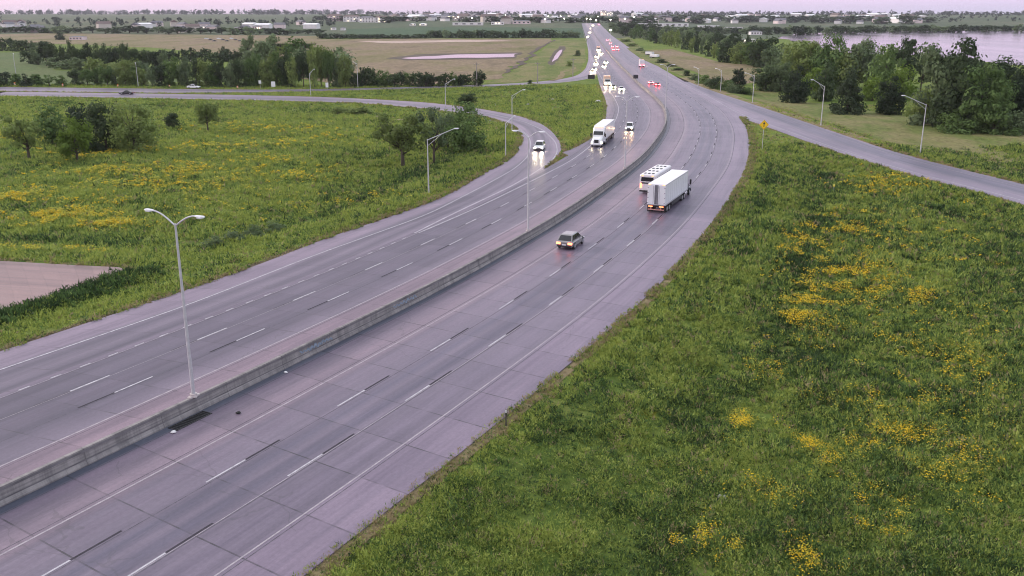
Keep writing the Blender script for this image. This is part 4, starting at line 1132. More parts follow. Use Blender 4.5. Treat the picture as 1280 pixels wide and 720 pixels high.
# white bus with a row of roof hatches, ahead in the next lane
bus = empty('coach_bus')
M_bus = pm('bus_white', (.80, .76, .78), .35, .05, .4)
bl = MB()
def bsec(x, hw, zb, z1, c_=.22): return [(x, -hw + .05, zb), (x, hw - .05, zb), (x, hw, zb + .15), (x, hw, z1 - c_), (x, hw - c_ * .4, z1 - c_ * .3), (x, hw - c_ * 1.4, z1), (x, -hw + c_ * 1.4, z1), (x, -hw + c_ * .4, z1 - c_ * .3), (x, -hw, z1 - c_), (x, -hw, zb + .15)]
bl.loft([bsec(0, 1.18, .5, 2.95), bsec(.15, 1.25, .38, 3.1), bsec(10.2, 1.25, .38, 3.1), bsec(10.6, 1.16, .45, 2.9)])
bl.build('body', M_bus, bus)
MB().panel([(-.005, 1.0, 2.02), (-.005, -1.0, 2.02), (-.005, -.95, 2.66), (-.005, .95, 2.66)], .02).build('rear_window', M_glass, bus)
for sg in (-1, 1):
    for i in range(7):
        x = .9 + i * 1.3; q = [(x, sg * 1.25, 1.75), (x + 1.1, sg * 1.25, 1.75), (x + 1.1, sg * 1.25, 2.5), (x, sg * 1.25, 2.5)]
        MB().panel(q if sg < 0 else q[::-1], .02).build('side_window', M_glass, bus)
    MB().bbox((-.03, sg * 1.0, 1.35), (.1, .26, .75), .03).build('taillight', M_tail, bus)
    MB().box((.0, sg * .8, 2.88), (.06, .28, .10)).build('marker_light', M_amber, bus)
    for x in (2.4, 8.4): wheel(bus, x, sg * 1.06, .48, .34)
MB().panel([(10.605, -1.0, 1.4), (10.605, 1.0, 1.4), (10.605, 1.0, 2.6), (10.605, -1.0, 2.6)], .02).build('windscreen', M_glass, bus)
for i in range(4):
    for yy in (-.62, 0, .62):
        MB().bbox((1.0 + i * 2.5, yy, 3.12), (.62, .36, .10), .03).build('roof_hatch', M_trim, bus)
MB().bbox((-.06, 0, .5), (.18, 2.4, .24), .04).build('rear_bumper', M_trim, bus)
MB().bbox((-.03, 0, 1.75), (.05, 1.9, .2), .02).build('engine_grille', M_trim, bus)
put(bus, 808.5, 243, road_head(815, 228) - R(4), 'white bus with dark roof hatches in the lane left of the semi trailer', 'bus')

wt_ = empty('semi_truck')
trailer(wt_, 12.6, 1.15, 3.95, -12.2, 10)
tractor(wt_, -1.8, M_white_p, M_head, M_white_p)
u, v = 750, 180
put(wt_, u, v, road_head(752, 180, True), 'white oncoming semi truck with black windscreen beside the grass gore', 'truck')

# ---- distant traffic, each a thing of its own
M_white_h = [M_head_w]
far_car_in = car('distant_car', M_white_p, 4.6, 1.85, 1.5, 'sedan', M_head_w, None)
put(far_car_in, 776.5, 113.5, road_head(776, 113, True), 'white oncoming car with twin headlights, nearest of the distant inbound traffic', 'car', 'distant inbound traffic')
def again(src, u, v, back, label, cat, group):
    o = copy_tree(src); return put(o, u, v, road_head(u, v, back), label, cat, group)
GI, GO = 'distant inbound traffic', 'distant outbound traffic'
lorry_in = empty('distant_truck')
M_box_o = pm('box_truck_orange_white', (.72, .52, .40), .4, .08, .4)
MB().bbox((-2.6, 0, 2.15), (6.0, 2.5, 2.9), .06).build('cargo_box', M_box_o, lorry_in)
def sec(x, hw, zb, z1, c_=.12): return [(x, -hw, zb), (x, hw, zb), (x, hw, z1 - c_), (x, hw - c_, z1), (x, -hw + c_, z1), (x, -hw, z1 - c_)]
MB().loft([sec(.45, 1.1, .6, 2.6, .15), sec(1.3, 1.1, .6, 2.5, .2), sec(1.9, 1.08, .6, 1.65, .15), sec(2.7, 1.0, .6, 1.35, .2)]).build('cab', M_white_p, lorry_in)
MB().panel([(1.93, -.95, 1.7), (1.93, .95, 1.7), (1.36, .95, 2.42), (1.36, -.95, 2.42)], .03).build('windscreen', M_glass, lorry_in)
for sg in (-1, 1):
    MB().bbox((2.66, sg * .78, .95), (.16, .42, .3), .03).build('headlight', M_head_far, lorry_in)
    MB().box((.35, sg * .8, 3.68), (.2, .3, .1)).build('marker_light', M_amber, lorry_in)
    wheel(lorry_in, 1.7, sg * .98, .45, .3); wheel(lorry_in, -3.8, sg * .98, .45, .5)
    MB().bbox((-5.63, sg * .9, .95), (.08, .4, .3), .02).build('taillight', M_tail_far, lorry_in)
MB().box((-1.5, 0, .65), (8, .9, .25)).build('chassis', M_trim, lorry_in)
put(lorry_in, 759, 107, road_head(759, 107, True), 'orange lit oncoming box truck left of a car with yellow headlights', 'truck', GI)
far_amber = car('distant_car', M_silver, 4.5, 1.8, 1.5, 'hatch', M_head_far, None)
put(far_amber, 766, 110.5, road_head(766, 110, True), 'oncoming car with yellow headlights between the orange lit truck and white car', 'car', GI)
inb = [(742.5, 88, 'first oncoming car with white headlights beyond the exit sign'), (744.8, 81, 'oncoming car with headlights, second beyond the exit sign'), (755, 84, 'oncoming car with headlights near the median right of the exit sign lane'), (757.3, 79, 'oncoming car with headlights close behind the median side car'),
       (746, 72, 'oncoming car with headlights in the inner pair of the distant queue'), (751, 68, 'oncoming car beside the bright truck in the distant queue'), (734.5, 47, 'oncoming car with headlights at the end of the visible highway, left edge'), (736.8, 43, 'oncoming car just beyond the leftmost far headlights'), (741, 37, 'farthest but one oncoming car under the town'), (746, 34.5, 'farthest oncoming car where the highway meets the town'), (739, 40, 'oncoming car in the far glow at the town edge')]
far_glow = car('distant_car', M_silver, 4.6, 1.85, 1.5, 'sedan', M_head_far, None)
put(far_glow, 740.5, 91, road_head(740, 91, True), 'oncoming car with headlights at the very start of the exit lane', 'car', GI)
for u, v, lab in inb: again(far_glow, u, v, True, lab, 'car', GI)
again(lorry_in, 748, 64.5, True, 'oncoming truck with bright white headlights in the distant queue', 'truck', GI)
far_out = car('distant_car', M_white_p, 4.6, 1.85, 1.5, 'sedan', None, M_tail_far)
put(far_out, 813, 105, road_head(813, 105), 'small white car with red tail lights, left of the two outbound cars', 'car', GO)
far_dark = car('distant_car', M_silver, 4.6, 1.85, 1.5, 'hatch', None, M_tail_far)
put(far_dark, 821.3, 107.5, road_head(821, 107), 'small grey car with red tail lights, right of the two outbound cars', 'car', GO)
lorry_out = again(lorry_in, 801.5, 83.5, False, 'white box truck with red tail lights on the outbound right side', 'truck', GO)
for ch in lorry_out.children:
    if ch.name.startswith('cargo_box'): ch.data = ch.data.copy(); ch.data.materials[0] = M_box_w
for u, v, lab in ((759, 51, 'red lit car at the head of the outbound cluster'), (763, 55, 'red lit car second in the outbound cluster'), (765.5, 59, 'red lit car in the middle of the outbound cluster'), (767, 63, 'red lit car at the left rear of the outbound cluster'), (772, 63, 'red lit car at the right rear of the outbound cluster'), (771, 59, 'red lit car ahead of the right rear car in the outbound cluster')):
    again(far_out, u, v, False, lab, 'car', GO)
again(far_dark, 748.5, 36.5, False, 'dark car far up the highway below the town', 'car', GO)
dk = car('dark_car', pm('black_paint', (.012, .012, .014), .2, .1, 1, coat=.5), 4.9, 1.9, 1.45, 'sedan')
put(dk, 158.5, 118.2, R(180), 'black car on the near side of the frontage ramp', 'car', on_land=False)
wc = car('white_car', M_white_p, 4.9, 1.9, 1.6, 'sedan')
put(wc, 242.5, 110.6, R(-6), 'white car on the far side of the frontage ramp', 'car', on_land=False)
# ------------------------------------------------------------ trees
M_bark = pm('bark', (0.095, 0.078, 0.062), 0.95, 0.3, 3, bump=0.4)
L_olive = leaf_mat('leaves_olive', (0.142, 0.187, 0.058), (0.277, 0.348, 0.111))
L_green = leaf_mat('leaves_green', (0.084, 0.143, 0.045), (0.179, 0.262, 0.085))
L_grey = leaf_mat('leaves_grey_green', (0.121, 0.166, 0.085), (0.230, 0.298, 0.146))
L_dark = leaf_mat('leaves_dark', (0.048, 0.074, 0.035), (0.102, 0.145, 0.063))
L_cedar = leaf_mat('cedar_needles', (0.037, 0.059, 0.032), (0.081, 0.112, 0.056))
L_bright = leaf_mat('leaves_yellow_green', (0.129, 0.196, 0.033), (0.227, 0.321, 0.058))
LM = dict(olive=L_olive, green=L_green, grey=L_grey, dark=L_dark, cedar=L_cedar, bright=L_bright)

def crown_pts(kind, seed):
    """lobe centres and radii in a unit crown: height 1, width 1"""
    r = np.random.default_rng(seed); C, Rd = [], []
    n = dict(round=30, full=36, cedar=44, sparse=24, bush=22, column=34)[kind]
    while len(C) < n:
        x, y = r.uniform(-.5, .5, 2); z = r.uniform(0, 1)
        if kind == 'round': zc, hz, z0 = .60, .40, .2; rad = .5 * math.sqrt(max(0, 1 - ((z - zc) / hz) ** 2))
        elif kind == 'full': rad = .5 * math.sqrt(max(0, 1 - ((z - .46) / .54) ** 2)) ** .8
        elif kind == 'cedar': rad = .5 * min(1, (z + .12) * 4) * (1 - z) ** .55
        elif kind == 'sparse': rad = .5 * math.sqrt(max(0, 1 - ((z - .64) / .36) ** 2))
        elif kind == 'column': rad = .5 * min(1, z * 5 + .3) * math.sqrt(max(0, 1 - max(0, z - .3) ** 2 / .5))
        else: rad = .5 * math.sqrt(max(0, 1 - z ** 2))
        q = math.hypot(x, y)
        if q > rad * .92: continue
        if kind != 'sparse' and q < rad * .35 and z < .75 and r.random() < .7: continue
        C.append((x, y, z)); Rd.append(r.uniform(.09, .20) * (2.0 if kind == 'bush' else 1.0) * (1.15 if kind in ('round', 'full') else .9))
    return np.array(C), np.array(Rd)

def crown_mesh(kind, seed, n, leaf, mat):
    C, Rd = crown_pts(kind, seed); r = np.random.default_rng(seed + 99)
    if kind == 'sparse': Rd *= .85
    i = r.integers(0, len(C), n)
    d = r.normal(size=(n, 3)); d /= np.linalg.norm(d, axis=1)[:, None]
    rr = Rd[i] * (r.random(n) ** .28) * r.choice([1.0, 1.0, 1.0, 1.25], n)
    P = C[i] + d * rr[:, None] * np.array((1, 1, .8))
    if kind != 'sparse':          # inner foliage behind the lobes
        fi = r.random(n) < .16; j = r.integers(0, len(C), n); P = np.where(fi[:, None], (C[i] * .55 + C[j] * .45) * np.array((.85, .85, .95)), P)
    P[:, 2] = np.maximum(P[:, 2], .015 if kind in ('bush', 'full', 'cedar', 'column') else .12)
    # leaf clump faces look outwards and upwards from their lobe
    nn = d + np.array((0, 0, .25)) + r.normal(size=(n, 3)) * .28; nn /= np.linalg.norm(nn, axis=1)[:, None]
    a = np.cross(nn, r.normal(size=(n, 3))); a /= np.linalg.norm(a, axis=1)[:, None]; b = np.cross(nn, a)
    s = (leaf * r.uniform(.6, 1.5, n))[:, None]
    T = np.stack([P - a * s * .6 - b * s * .4, P + a * s * .6 - b * s * .35, P + b * s * .75], 1)
    T2 = np.stack([P - a * s * .5 + b * s * .5, P + a * s * .2 - b * s * .7, P + a * s * .75 + b * s * .2], 1)
    return tri_mesh('crown', np.concatenate([T, T2]), LM[mat]), C

def trunk_mesh(kind, C, seed):
    r = random.Random(seed); m = MB()
    top = dict(round=.62, full=.6, cedar=.8, sparse=.6, bush=.25, column=.8)[kind]
    wd = .030 if kind != 'bush' else .02
    m.tube([(0, 0, -.04), (.006, 0, top * .3), (-.01, .008, top * .65), (0, 0, top)], [wd * 1.25, wd, wd * .75, wd * .35], 8)
    if kind == 'bush':
        for k in range(5):
            a = k * 1.26; m.tube([(0, 0, -.03), (.2 * math.cos(a), .2 * math.sin(a), .4)], [.014, .005], 5)
    else:
        idx = r.sample(range(len(C)), min(len(C), 16 if kind == 'sparse' else 10))
        for q in idx:
            c = C[q]; z0 = max(.14, min(top * .92, c[2] * .55)); mid = (c[0] * .45, c[1] * .45, z0 + (c[2] - z0) * .4)
            m.tube([(0, 0, z0), mid, tuple(c)], [wd * .5, wd * .32, wd * .10], 5)
    return m.mesh('trunk', M_bark, True)

PROTO = {}
def proto(kind, mat, size, var):
    key = (kind, mat, size, var)
    if key not in PROTO:
        n, leaf = dict(big=(11000, .030), mid=(4800, .043), small=(1600, .068), far=(420, .12))[size]
        if kind == 'sparse': n = int(n * .42)
        if kind == 'cedar': n = int(n * 1.15); leaf *= .9
        seed = hash_((kind, mat)) + var * 17
        cm, C = crown_mesh(kind, seed, n // 2, leaf, mat)
        PROTO[key] = (cm, trunk_mesh(kind, C, seed))
    return PROTO[key]
def hash_(t): return sum(ord(c) * (i + 3) for i, c in enumerate(''.join(t))) % 9973

NT = [0]
def tree_at(p, h, w, kind, mat, size, label, group=None, name=None, var=None, cat=None):
    NT[0] += 1; rr = random.Random(NT[0] * 31 + 5)
    cm, tm = proto(kind, mat, size, rr.randrange(3) if var is None else var)
    nm = name or ('cedar_tree' if kind == 'cedar' else 'shrub' if kind == 'bush' else 'leafy_tree')
    r = empty(nm, p, rr.uniform(0, 6.28)); r.scale = (w, w, h)
    link('trunk', tm, r); link('crown', cm, r)
    tag(r, label, cat or ('bush' if kind == 'bush' else 'tree'), group); return r
def tree(u, v, top, wpx, kind, mat, label, size='mid', group=None, var=None):
    p = ray(u, v); m = mpp(p); h = (v - top) * m / math.cos(PITCH) * .97
    return tree_at(p, h, wpx * m, kind, mat, size, label, group, var=var)

# --- trees in the left meadow
tree(37, 201, 141, 54, 'sparse', 'olive', 'thin olive tree with bare trunk, leftmost in the left meadow', 'big', var=1)
tree(97, 202, 152, 46, 'round', 'bright', 'round light green tree with slim trunk in front of the dark clump', 'big', var=1)
tree(66, 180, 136, 40, 'full', 'green', 'green tree between the thin olive tree and the dark cedar', 'mid', var=0)
tree(101, 184, 131, 38, 'full', 'cedar', 'dark blackish cedar at the back of the left meadow clump', 'mid', var=0)
tree(133, 187, 127, 46, 'full', 'dark', 'tall dark grey-green tree in the middle of the meadow clump', 'big', var=1)
tree(113, 192, 160, 34, 'bush', 'dark', 'low dark bush at the foot of the meadow clump', 'mid', var=1)
tree(168, 190, 132, 54, 'full', 'olive', 'big round olive green tree on the right of the meadow clump', 'big', var=2)
tree(216, 161, 141, 20, 'full', 'cedar', 'small round dark bush tree standing alone in the left meadow', 'mid', var=2)
tree(260, 164, 127, 28, 'round', 'olive', 'small light green tree right of the lone dark bush tree', 'mid', var=0)
# --- trees by the loop ramp
tree(504, 210, 135, 74, 'sparse', 'olive', 'open airy olive tree with forked trunk left of the tall verge lamp', 'big', var=1)
tree(543, 204, 134, 50, 'sparse', 'grey', 'sparse grey-green tree behind the tall verge lamp', 'big', var=2)
tree(581, 190, 134, 54, 'full', 'green', 'dense dark green tree right of the tall verge lamp', 'big', var=0)
tree(560, 186, 142, 40, 'full', 'olive', 'leafy olive tree squeezed between the sparse and the dense tree', 'mid', var=2)
tree(585, 132, 116, 24, 'full', 'dark', 'round dark green bush on the far side of the loop ramp', 'mid', var=1)
tree(576, 131, 122, 12, 'bush', 'green', 'small bush touching the round dark bush by the loop ramp', 'small', var=0)
tree(598.5, 107.5, 88, 18, 'full', 'cedar', 'lone dark tree at the end of the hedge by the tan field', 'mid', var=0)
tree(722, 70, 63, 9, 'bush', 'dark', 'dark shrub at the farm track bend', 'small'); tree(712, 83, 76, 9, 'bush', 'olive', 'olive shrub on the farm track', 'small'); tree(663, 105, 100, 7, 'bush', 'dark', 'small dark shrub by the tan field edge', 'small')
for u, v in ((420, 142), (432, 142), (444, 143), (456, 142)): tree(u, v, v - 8, 20, 'bush', 'olive', 'low olive shrub in the row beside the far side of the loop ramp', 'small', 'low shrubs beside the loop ramp')
for u, v, k in ((268, 309, 26), (292, 303, 28), (318, 298, 30), (344, 291, 26)): tree(u, v, v - 15, k, 'bush', 'grey', 'low grey-green shrub in the ditch below the left meadow', 'mid', 'ditch shrubs in the left meadow')

# --- right hand side, near group
RT = [
 (1058, 146, 88, 50, 'cedar', 'cedar', 'big', 'broad dark cedar left of the largest right lamp, lowest branches on the grass'),
 (1109, 143, 93, 46, 'cedar', 'cedar', 'big', 'dark cedar just left of the lamp arm by the big leafy trees'),
 (993, 130, 80, 42, 'cedar', 'cedar', 'big', 'dark squat cedar left of the second ramp lamp'),
 (1029, 126, 80, 34, 'cedar', 'dark', 'mid', 'dark narrow tree behind the second ramp lamp'),
 (957, 113, 82, 34, 'full', 'dark', 'mid', 'dark tree at the left end of the right hand grove'),
 (922, 106, 83, 22, 'cedar', 'cedar', 'mid', 'small dark cedar standing above the roadside bushes'),
 (975, 114, 76, 30, 'full', 'grey', 'mid', 'grey-green tree between the left end of the grove and the squat cedar'),
 (1166, 160, 66, 62, 'full', 'grey', 'big', 'tall grey-green cottonwood behind the largest right lamp'),
 (1200, 162, 56, 72, 'full', 'dark', 'big', 'tallest dark leafy tree of the right hand wood'),
 (1221, 165, 84, 60, 'full', 'green', 'big', 'broad green tree in front of the tallest dark tree'),
 (1241, 168, 116, 44, 'full', 'green', 'big', 'low rounded bright green tree at the front of the right wood'),
 (1262, 150, 92, 34, 'full', 'bright', 'mid', 'yellow-green tree showing between dark trees at the right edge'),
 (1276, 158, 86, 50, 'full', 'cedar', 'big', 'blackish tree at the right edge of the photo'),
 (1243, 140, 76, 54, 'full', 'dark', 'big', 'dark tree behind the rounded bright green tree'),
 (1270, 167, 136, 36, 'full', 'grey', 'mid', 'small grey-green tree in front of the blackish tree'),
 (1186, 168, 140, 36, 'bush', 'green', 'mid', 'green bush at the foot of the tallest dark tree'),
 (1215, 169, 148, 40, 'bush', 'green', 'mid', 'wide green bush between the broad green tree and the mown grass'),
 (1148, 158, 112, 32, 'full', 'olive', 'mid', 'olive tree with reddish stems left of the tall cottonwood'),
 (1266, 170, 158, 20, 'bush', 'green', 'small', 'small green bush beside the grey shed'),
 # second row
 (1004, 108, 52, 52, 'round', 'olive', 'big', 'rounded olive tree rising above the squat cedar against the lake'),
 (1036, 110, 51, 44, 'full', 'green', 'big', 'green tree with lighter top left of the utility pole by the lake'),
 (1062, 112, 64, 36, 'full', 'olive', 'mid', 'olive tree beside the utility pole by the lake'),
 (1081, 112, 50, 48, 'round', 'grey', 'big', 'round grey-green tree right of the utility pole by the lake'),
 (1104, 118, 60, 38, 'full', 'green', 'mid', 'green tree behind the cedar left of the lamp arm'),
 (1128, 108, 53, 36, 'round', 'dark', 'mid', 'dark round topped tree standing against the lake'),
 (1150, 116, 62, 30, 'sparse', 'dark', 'mid', 'thin dark tree with the lake showing through it'),
 (1128, 124, 84, 34, 'full', 'bright', 'mid', 'light green tree behind the lamp arm'),
 (1014, 118, 86, 26, 'full', 'bright', 'mid', 'yellow-green tree between the squat cedar and the second ramp lamp'),
 (985, 104, 60, 32, 'full', 'grey', 'mid', 'grey-green tree left of the rounded olive tree'),
 (1090, 126, 96, 24, 'full', 'bright', 'mid', 'light green tree between the two dark cedars'),
 (1215, 118, 74, 40, 'full', 'grey', 'big', 'grey-green tree top behind the tallest dark tree'),
 # third row, left of the grove
 (955, 84, 46, 34, 'full', 'dark', 'mid', 'dark tree left of the lake tip'),
 (942, 82, 54, 30, 'full', 'green', 'mid', 'green tree left of the dark tree at the lake tip'),
 (968, 92, 56, 30, 'full', 'grey', 'mid', 'grey-green tree right of the dark tree at the lake tip'),
 (926, 80, 56, 26, 'full', 'olive', 'mid', 'olive tree at the end of the tan hillside'),
 (910, 78, 50, 26, 'full', 'dark', 'mid', 'dark tree above the tan hillside near the roadside lamps'),
]
for u, v, t, w, k, mt, sz, lab in RT: tree(u, v, t, w * (1.12 if k in ('full', 'round') else 1.0), k, mt, lab, sz, 'trees of the right hand grove')
rr = random.Random(11)
for i, (u, v, w, hh) in enumerate(((879, 104, 16, 11), (888, 108, 18, 12), (897, 111, 20, 15), (907, 113, 18, 14), (915, 116, 18, 12), (924, 117, 18, 11), (934, 118, 16, 9), (868, 100, 14, 8), (858, 95, 12, 7))):
    tree(u, v, v - hh, w, 'bush', ('green', 'grey', 'dark')[i % 3], 'low round bush in the row along the right hand ramp verge', 'mid', 'bushes along the ramp verge')

# --- belts of trees, each tree its own object
COLW = dict(olive='olive', green='green', grey='grey-green', dark='dark', cedar='blackish', bright='yellow-green')
ORD = ['first', 'second', 'third', 'fourth', 'fifth', 'sixth', 'seventh', 'eighth', 'ninth', 'tenth', 'eleventh', 'twelfth', 'thirteenth', 'fourteenth', 'fifteenth', 'sixteenth', 'seventeenth', 'eighteenth', 'nineteenth', 'twentieth', 'twenty-first', 'twenty-second', 'twenty-third', 'twenty-fourth', 'twenty-fifth', 'twenty-sixth', 'twenty-seventh', 'twenty-eighth', 'twenty-ninth', 'thirtieth', 'thirty-first', 'thirty-second', 'thirty-third', 'thirty-fourth', 'thirty-fifth', 'thirty-sixth', 'thirty-seventh', 'thirty-eighth', 'thirty-ninth', 'fortieth', 'forty-first', 'forty-second', 'forty-third', 'forty-fourth', 'forty-fifth', 'forty-sixth', 'forty-seventh', 'forty-eighth', 'forty-ninth', 'fiftieth']
def belt(group, where, base, top, step, mats, kinds, size, seed, jit=2.0, wk=1.6, ordinals=True):
    """base/top: [(u, v)] lines in the photo; trees stand on the land under them"""
    r = random.Random(seed); bu, bv = zip(*base); tu, tv = zip(*top)
    u = bu[0]; k = 0
    while u <= bu[-1]:
        v = float(np.interp(u, bu, bv)) + r.uniform(-jit, jit) * .5; t = float(np.interp(u, tu, tv)) + r.uniform(-.12, .22) * (v - float(np.interp(u, tu, tv)))
        mt = r.choice(mats); kd = r.choice(kinds)
        lab = '%s tree, %s from left in %s' % (COLW[mt], ORD[min(k, 49)], where) if ordinals else where
        tree(u, v, t, step * wk * r.uniform(.85, 1.3), kd, mt, lab, size, group)
        k += 1; u += step * r.uniform(.75, 1.25)
belt('trees behind the frontage ramp', 'the roadside row behind the frontage ramp', [(96, 106.5), (230, 107.5), (330, 108.5), (440, 109)], [(96, 86), (130, 80), (180, 82), (230, 76), (300, 78), (350, 66), (400, 62), (440, 78)], 11, ['olive', 'green', 'dark', 'green', 'grey'], ['full', 'full', 'round'], 'mid', 21)
belt('scrub left of the roadside row', 'the scrubby gap left of the roadside row', [(-6, 107), (90, 108)], [(-6, 86), (12, 88), (40, 93), (90, 92)], 13, ['dark', 'cedar', 'green'], ['full', 'sparse', 'cedar'], 'small', 22)
belt('hedge of small trees', 'the hedge of small trees by the tan field', [(444, 108.6), (520, 108), (583, 107)], [(444, 84), (480, 88), (520, 92), (560, 91), (583, 90)], 9, ['dark', 'cedar', 'green', 'dark'], ['full', 'cedar', 'full'], 'small', 23)
belt('tall trees behind the roadside row', 'the tall clump behind the roadside row', [(322, 92), (380, 96), (424, 98)], [(322, 56), (350, 50), (385, 52), (405, 57), (424, 64)], 17, ['olive', 'grey', 'green', 'dark'], ['full'], 'mid', 24, 2.0, 2.1)
belt('dark wood behind the left ramp', 'the dark wood on the left hillside', [(38, 80), (90, 86), (150, 90), (215, 92)], [(38, 57), (70, 54), (120, 56), (160, 57), (215, 62)], 11, ['dark', 'cedar', 'grey', 'dark'], ['full', 'round'], 'mid', 25)
belt('front of the left wood', 'the front edge of the left hillside wood', [(70, 84), (120, 92), (190, 97)], [(70, 72), (120, 74), (190, 78)], 15, ['grey', 'olive', 'dark'], ['full'], 'small', 26)
belt('dark windbreak', 'the dark windbreak behind the roadside row', [(196, 76), (260, 76.5), (310, 77.5)], [(196, 62), (240, 62), (280, 63), (310, 64)], 9, ['dark', 'cedar', 'dark'], ['full', 'column'], 'small', 27)
tree(311, 77, 47, 22, 'full', 'grey', 'tall grey-green tree standing out of the dark windbreak', 'mid')
tree(282, 76, 59, 14, 'full', 'dark', 'dark round tree standing out of the windbreak', 'mid')
tree(76, 50, 40, 16, 'cedar', 'cedar', 'dark tree beside the far tan field, upper left', 'small')
belt('upper left copse', 'the copse at the upper left edge', [(-6, 63), (34, 63.5), (66, 60)], [(-6, 48), (40, 49), (66, 53)], 9, ['dark', 'dark', 'grey'], ['full'], 'small', 28)
belt('scattered trees on the far left fields', 'the line across far left fields', [(-6, 41), (100, 41), (200, 42), (330, 43), (400, 43)], [(-6, 33), (100, 33), (200, 34), (330, 35), (400, 36)], 13, ['dark', 'cedar', 'grey', 'dark'], ['full', 'round'], 'far', 29)
belt('field hedge', 'the dark field hedge beyond the tan field', [(402, 48.2), (520, 48), (540, 47.8)], [(402, 42), (470, 42.5), (540, 42)], 6.5, ['dark', 'cedar'], ['full', 'bush'], 'far', 30, .4)
belt('thicket beyond the tan field', 'the thicket beyond the tan field', [(538, 47.5), (640, 47.5), (722, 47)], [(538, 39), (600, 37.5), (680, 37), (722, 39)], 8, ['dark', 'grey', 'dark'], ['full'], 'small', 31, .8)
belt('tree line past the entrance ramp', 'the tree line past the entrance ramp', [(770, 42), (800, 49), (860, 63), (905, 76)], [(770, 33), (800, 34), (860, 42), (905, 54)], 6.5, ['dark', 'green', 'grey', 'olive'], ['full'], 'small', 32)
belt('back of the tree line', 'the tree line behind the bushy outbound verge', [(766, 35), (800, 38), (860, 48), (935, 66)], [(766, 27), (800, 28), (860, 34), (935, 44)], 8, ['dark', 'grey', 'dark'], ['full'], 'small', 33)
belt('trees on the far lake shore', 'the far shore of the lake', [(862, 42), (980, 43), (1100, 40.5), (1290, 39.5)], [(862, 33), (980, 33), (1100, 32), (1290, 31)], 9, ['dark', 'cedar', 'dark', 'grey'], ['full'], 'small', 34)
belt('shrubs along the outbound verge', 'the shrubs along the far outbound verge', [(782, 52), (800, 62), (830, 80), (852, 92)], [(782, 48), (800, 58), (830, 75), (852, 87)], 9, ['grey', 'dark', 'olive'], ['bush'], 'small', 35, 3.0)
belt('town trees', 'the trees between the town houses', [(400, 26), (560, 27), (700, 28), (860, 27), (1000, 28), (1160, 28)], [(400, 18), (560, 20), (700, 21), (860, 19), (1000, 19), (1160, 20)], 15, ['dark', 'cedar', 'dark'], ['full'], 'far', 36, 5)

# far-off woods on the skyline: one mass of foliage clumps
r = np.random.default_rng(5); T = []
def woods(u0, u1, v, hpx, n, vj):
    out = []
    for _ in range(n):
        p = ray(r.uniform(u0, u1), v + r.uniform(-vj, vj)); m = mpp(p); h = hpx * m * r.uniform(.6, 1.35); w = h * r.uniform(.7, 1.5)
        k = 16; d = r.normal(size=(k, 3)); d /= np.linalg.norm(d, axis=1)[:, None]
        q = p + d * np.array((w * .5, w * .5, h * .5)) * r.uniform(.5, 1, (k, 1)) + np.array((0, 0, h * .5))
        a = r.normal(size=(k, 3)); b = r.normal(size=(k, 3)); s = h * .32
        a *= s / np.linalg.norm(a, axis=1)[:, None]; b *= s / np.linalg.norm(b, axis=1)[:, None]
        out.append(np.stack([q - a, q + a * .6 - b, q + b], 1))
    return np.concatenate(out)
wd = np.concatenate([woods(-40, 480, 17.8, 4.5, 330, .8), woods(480, 1320, 18.6, 3.6, 520, .9), woods(-40, 420, 30, 5, 150, 4), woods(400, 1300, 24, 3.5, 330, 4)])
tag(link('far_woods', tri_mesh('far_woods', wd, leaf_mat('far_leaves', (0.040, 0.052, 0.044), (0.070, 0.085, 0.068)))), 'dark blue-green woods along the skyline and through the far town', 'woods', None, 'stuff')

# ------------------------------------------------------------ the far town
M_wall_w = pm('pale_house_wall', (.80, .75, .75), .7, .08, .2)
M_wall_p = pm('pinkish_wall', (.74, .60, .60), .7, .08, .2)
M_wall_t = pm('tan_wall', (.55, .48, .44), .7, .08, .2)
M_roof_g = pm('grey_roof', (.16, .15, .17), .8, .15, .3)
M_roof_b = pm('brown_roof', (.17, .12, .11), .8, .15, .3)
M_roof_w = pm('white_metal_roof', (.85, .82, .84), .4, .05, .2)
M_win = pm('dark_house_window', (.05, .05, .06), .2)
M_lit = pm('lit_window', (.8, .7, .5), .3, emis=(1.0, .78, .50), strength=2.2)
def gable(w, d, h, rh, wm, rm, eave=.5):
    m = MB(); x, y = w / 2, d / 2
    m.box((0, 0, h / 2 - .5), (w, d, h + 1.0), 0)
    X, Y = x + eave, y + eave
    m.add([(-X, -Y, h + .01), (X, -Y, h + .01), (X, Y, h + .01), (-X, Y, h + .01), (-X * .98, 0, h + rh), (X * .98, 0, h + rh)], [(0, 1, 5, 4), (2, 3, 4, 5), (1, 2, 5), (3, 0, 4), (3, 2, 1, 0)], 1)
    return m
HOUSE = [gable(14, 10, 4.5, 3.2, 0, 0).mesh('house', [M_wall_w, M_roof_g]), gable(18, 11, 6.5, 3.4, 0, 0).mesh('house', [M_wall_t, M_roof_b]), gable(16, 10, 5.5, 3.0, 0, 0).mesh('house', [M_wall_p, M_roof_g]), gable(22, 13, 6.0, 2.0, 0, 0).mesh('house', [M_wall_w, M_roof_w])]
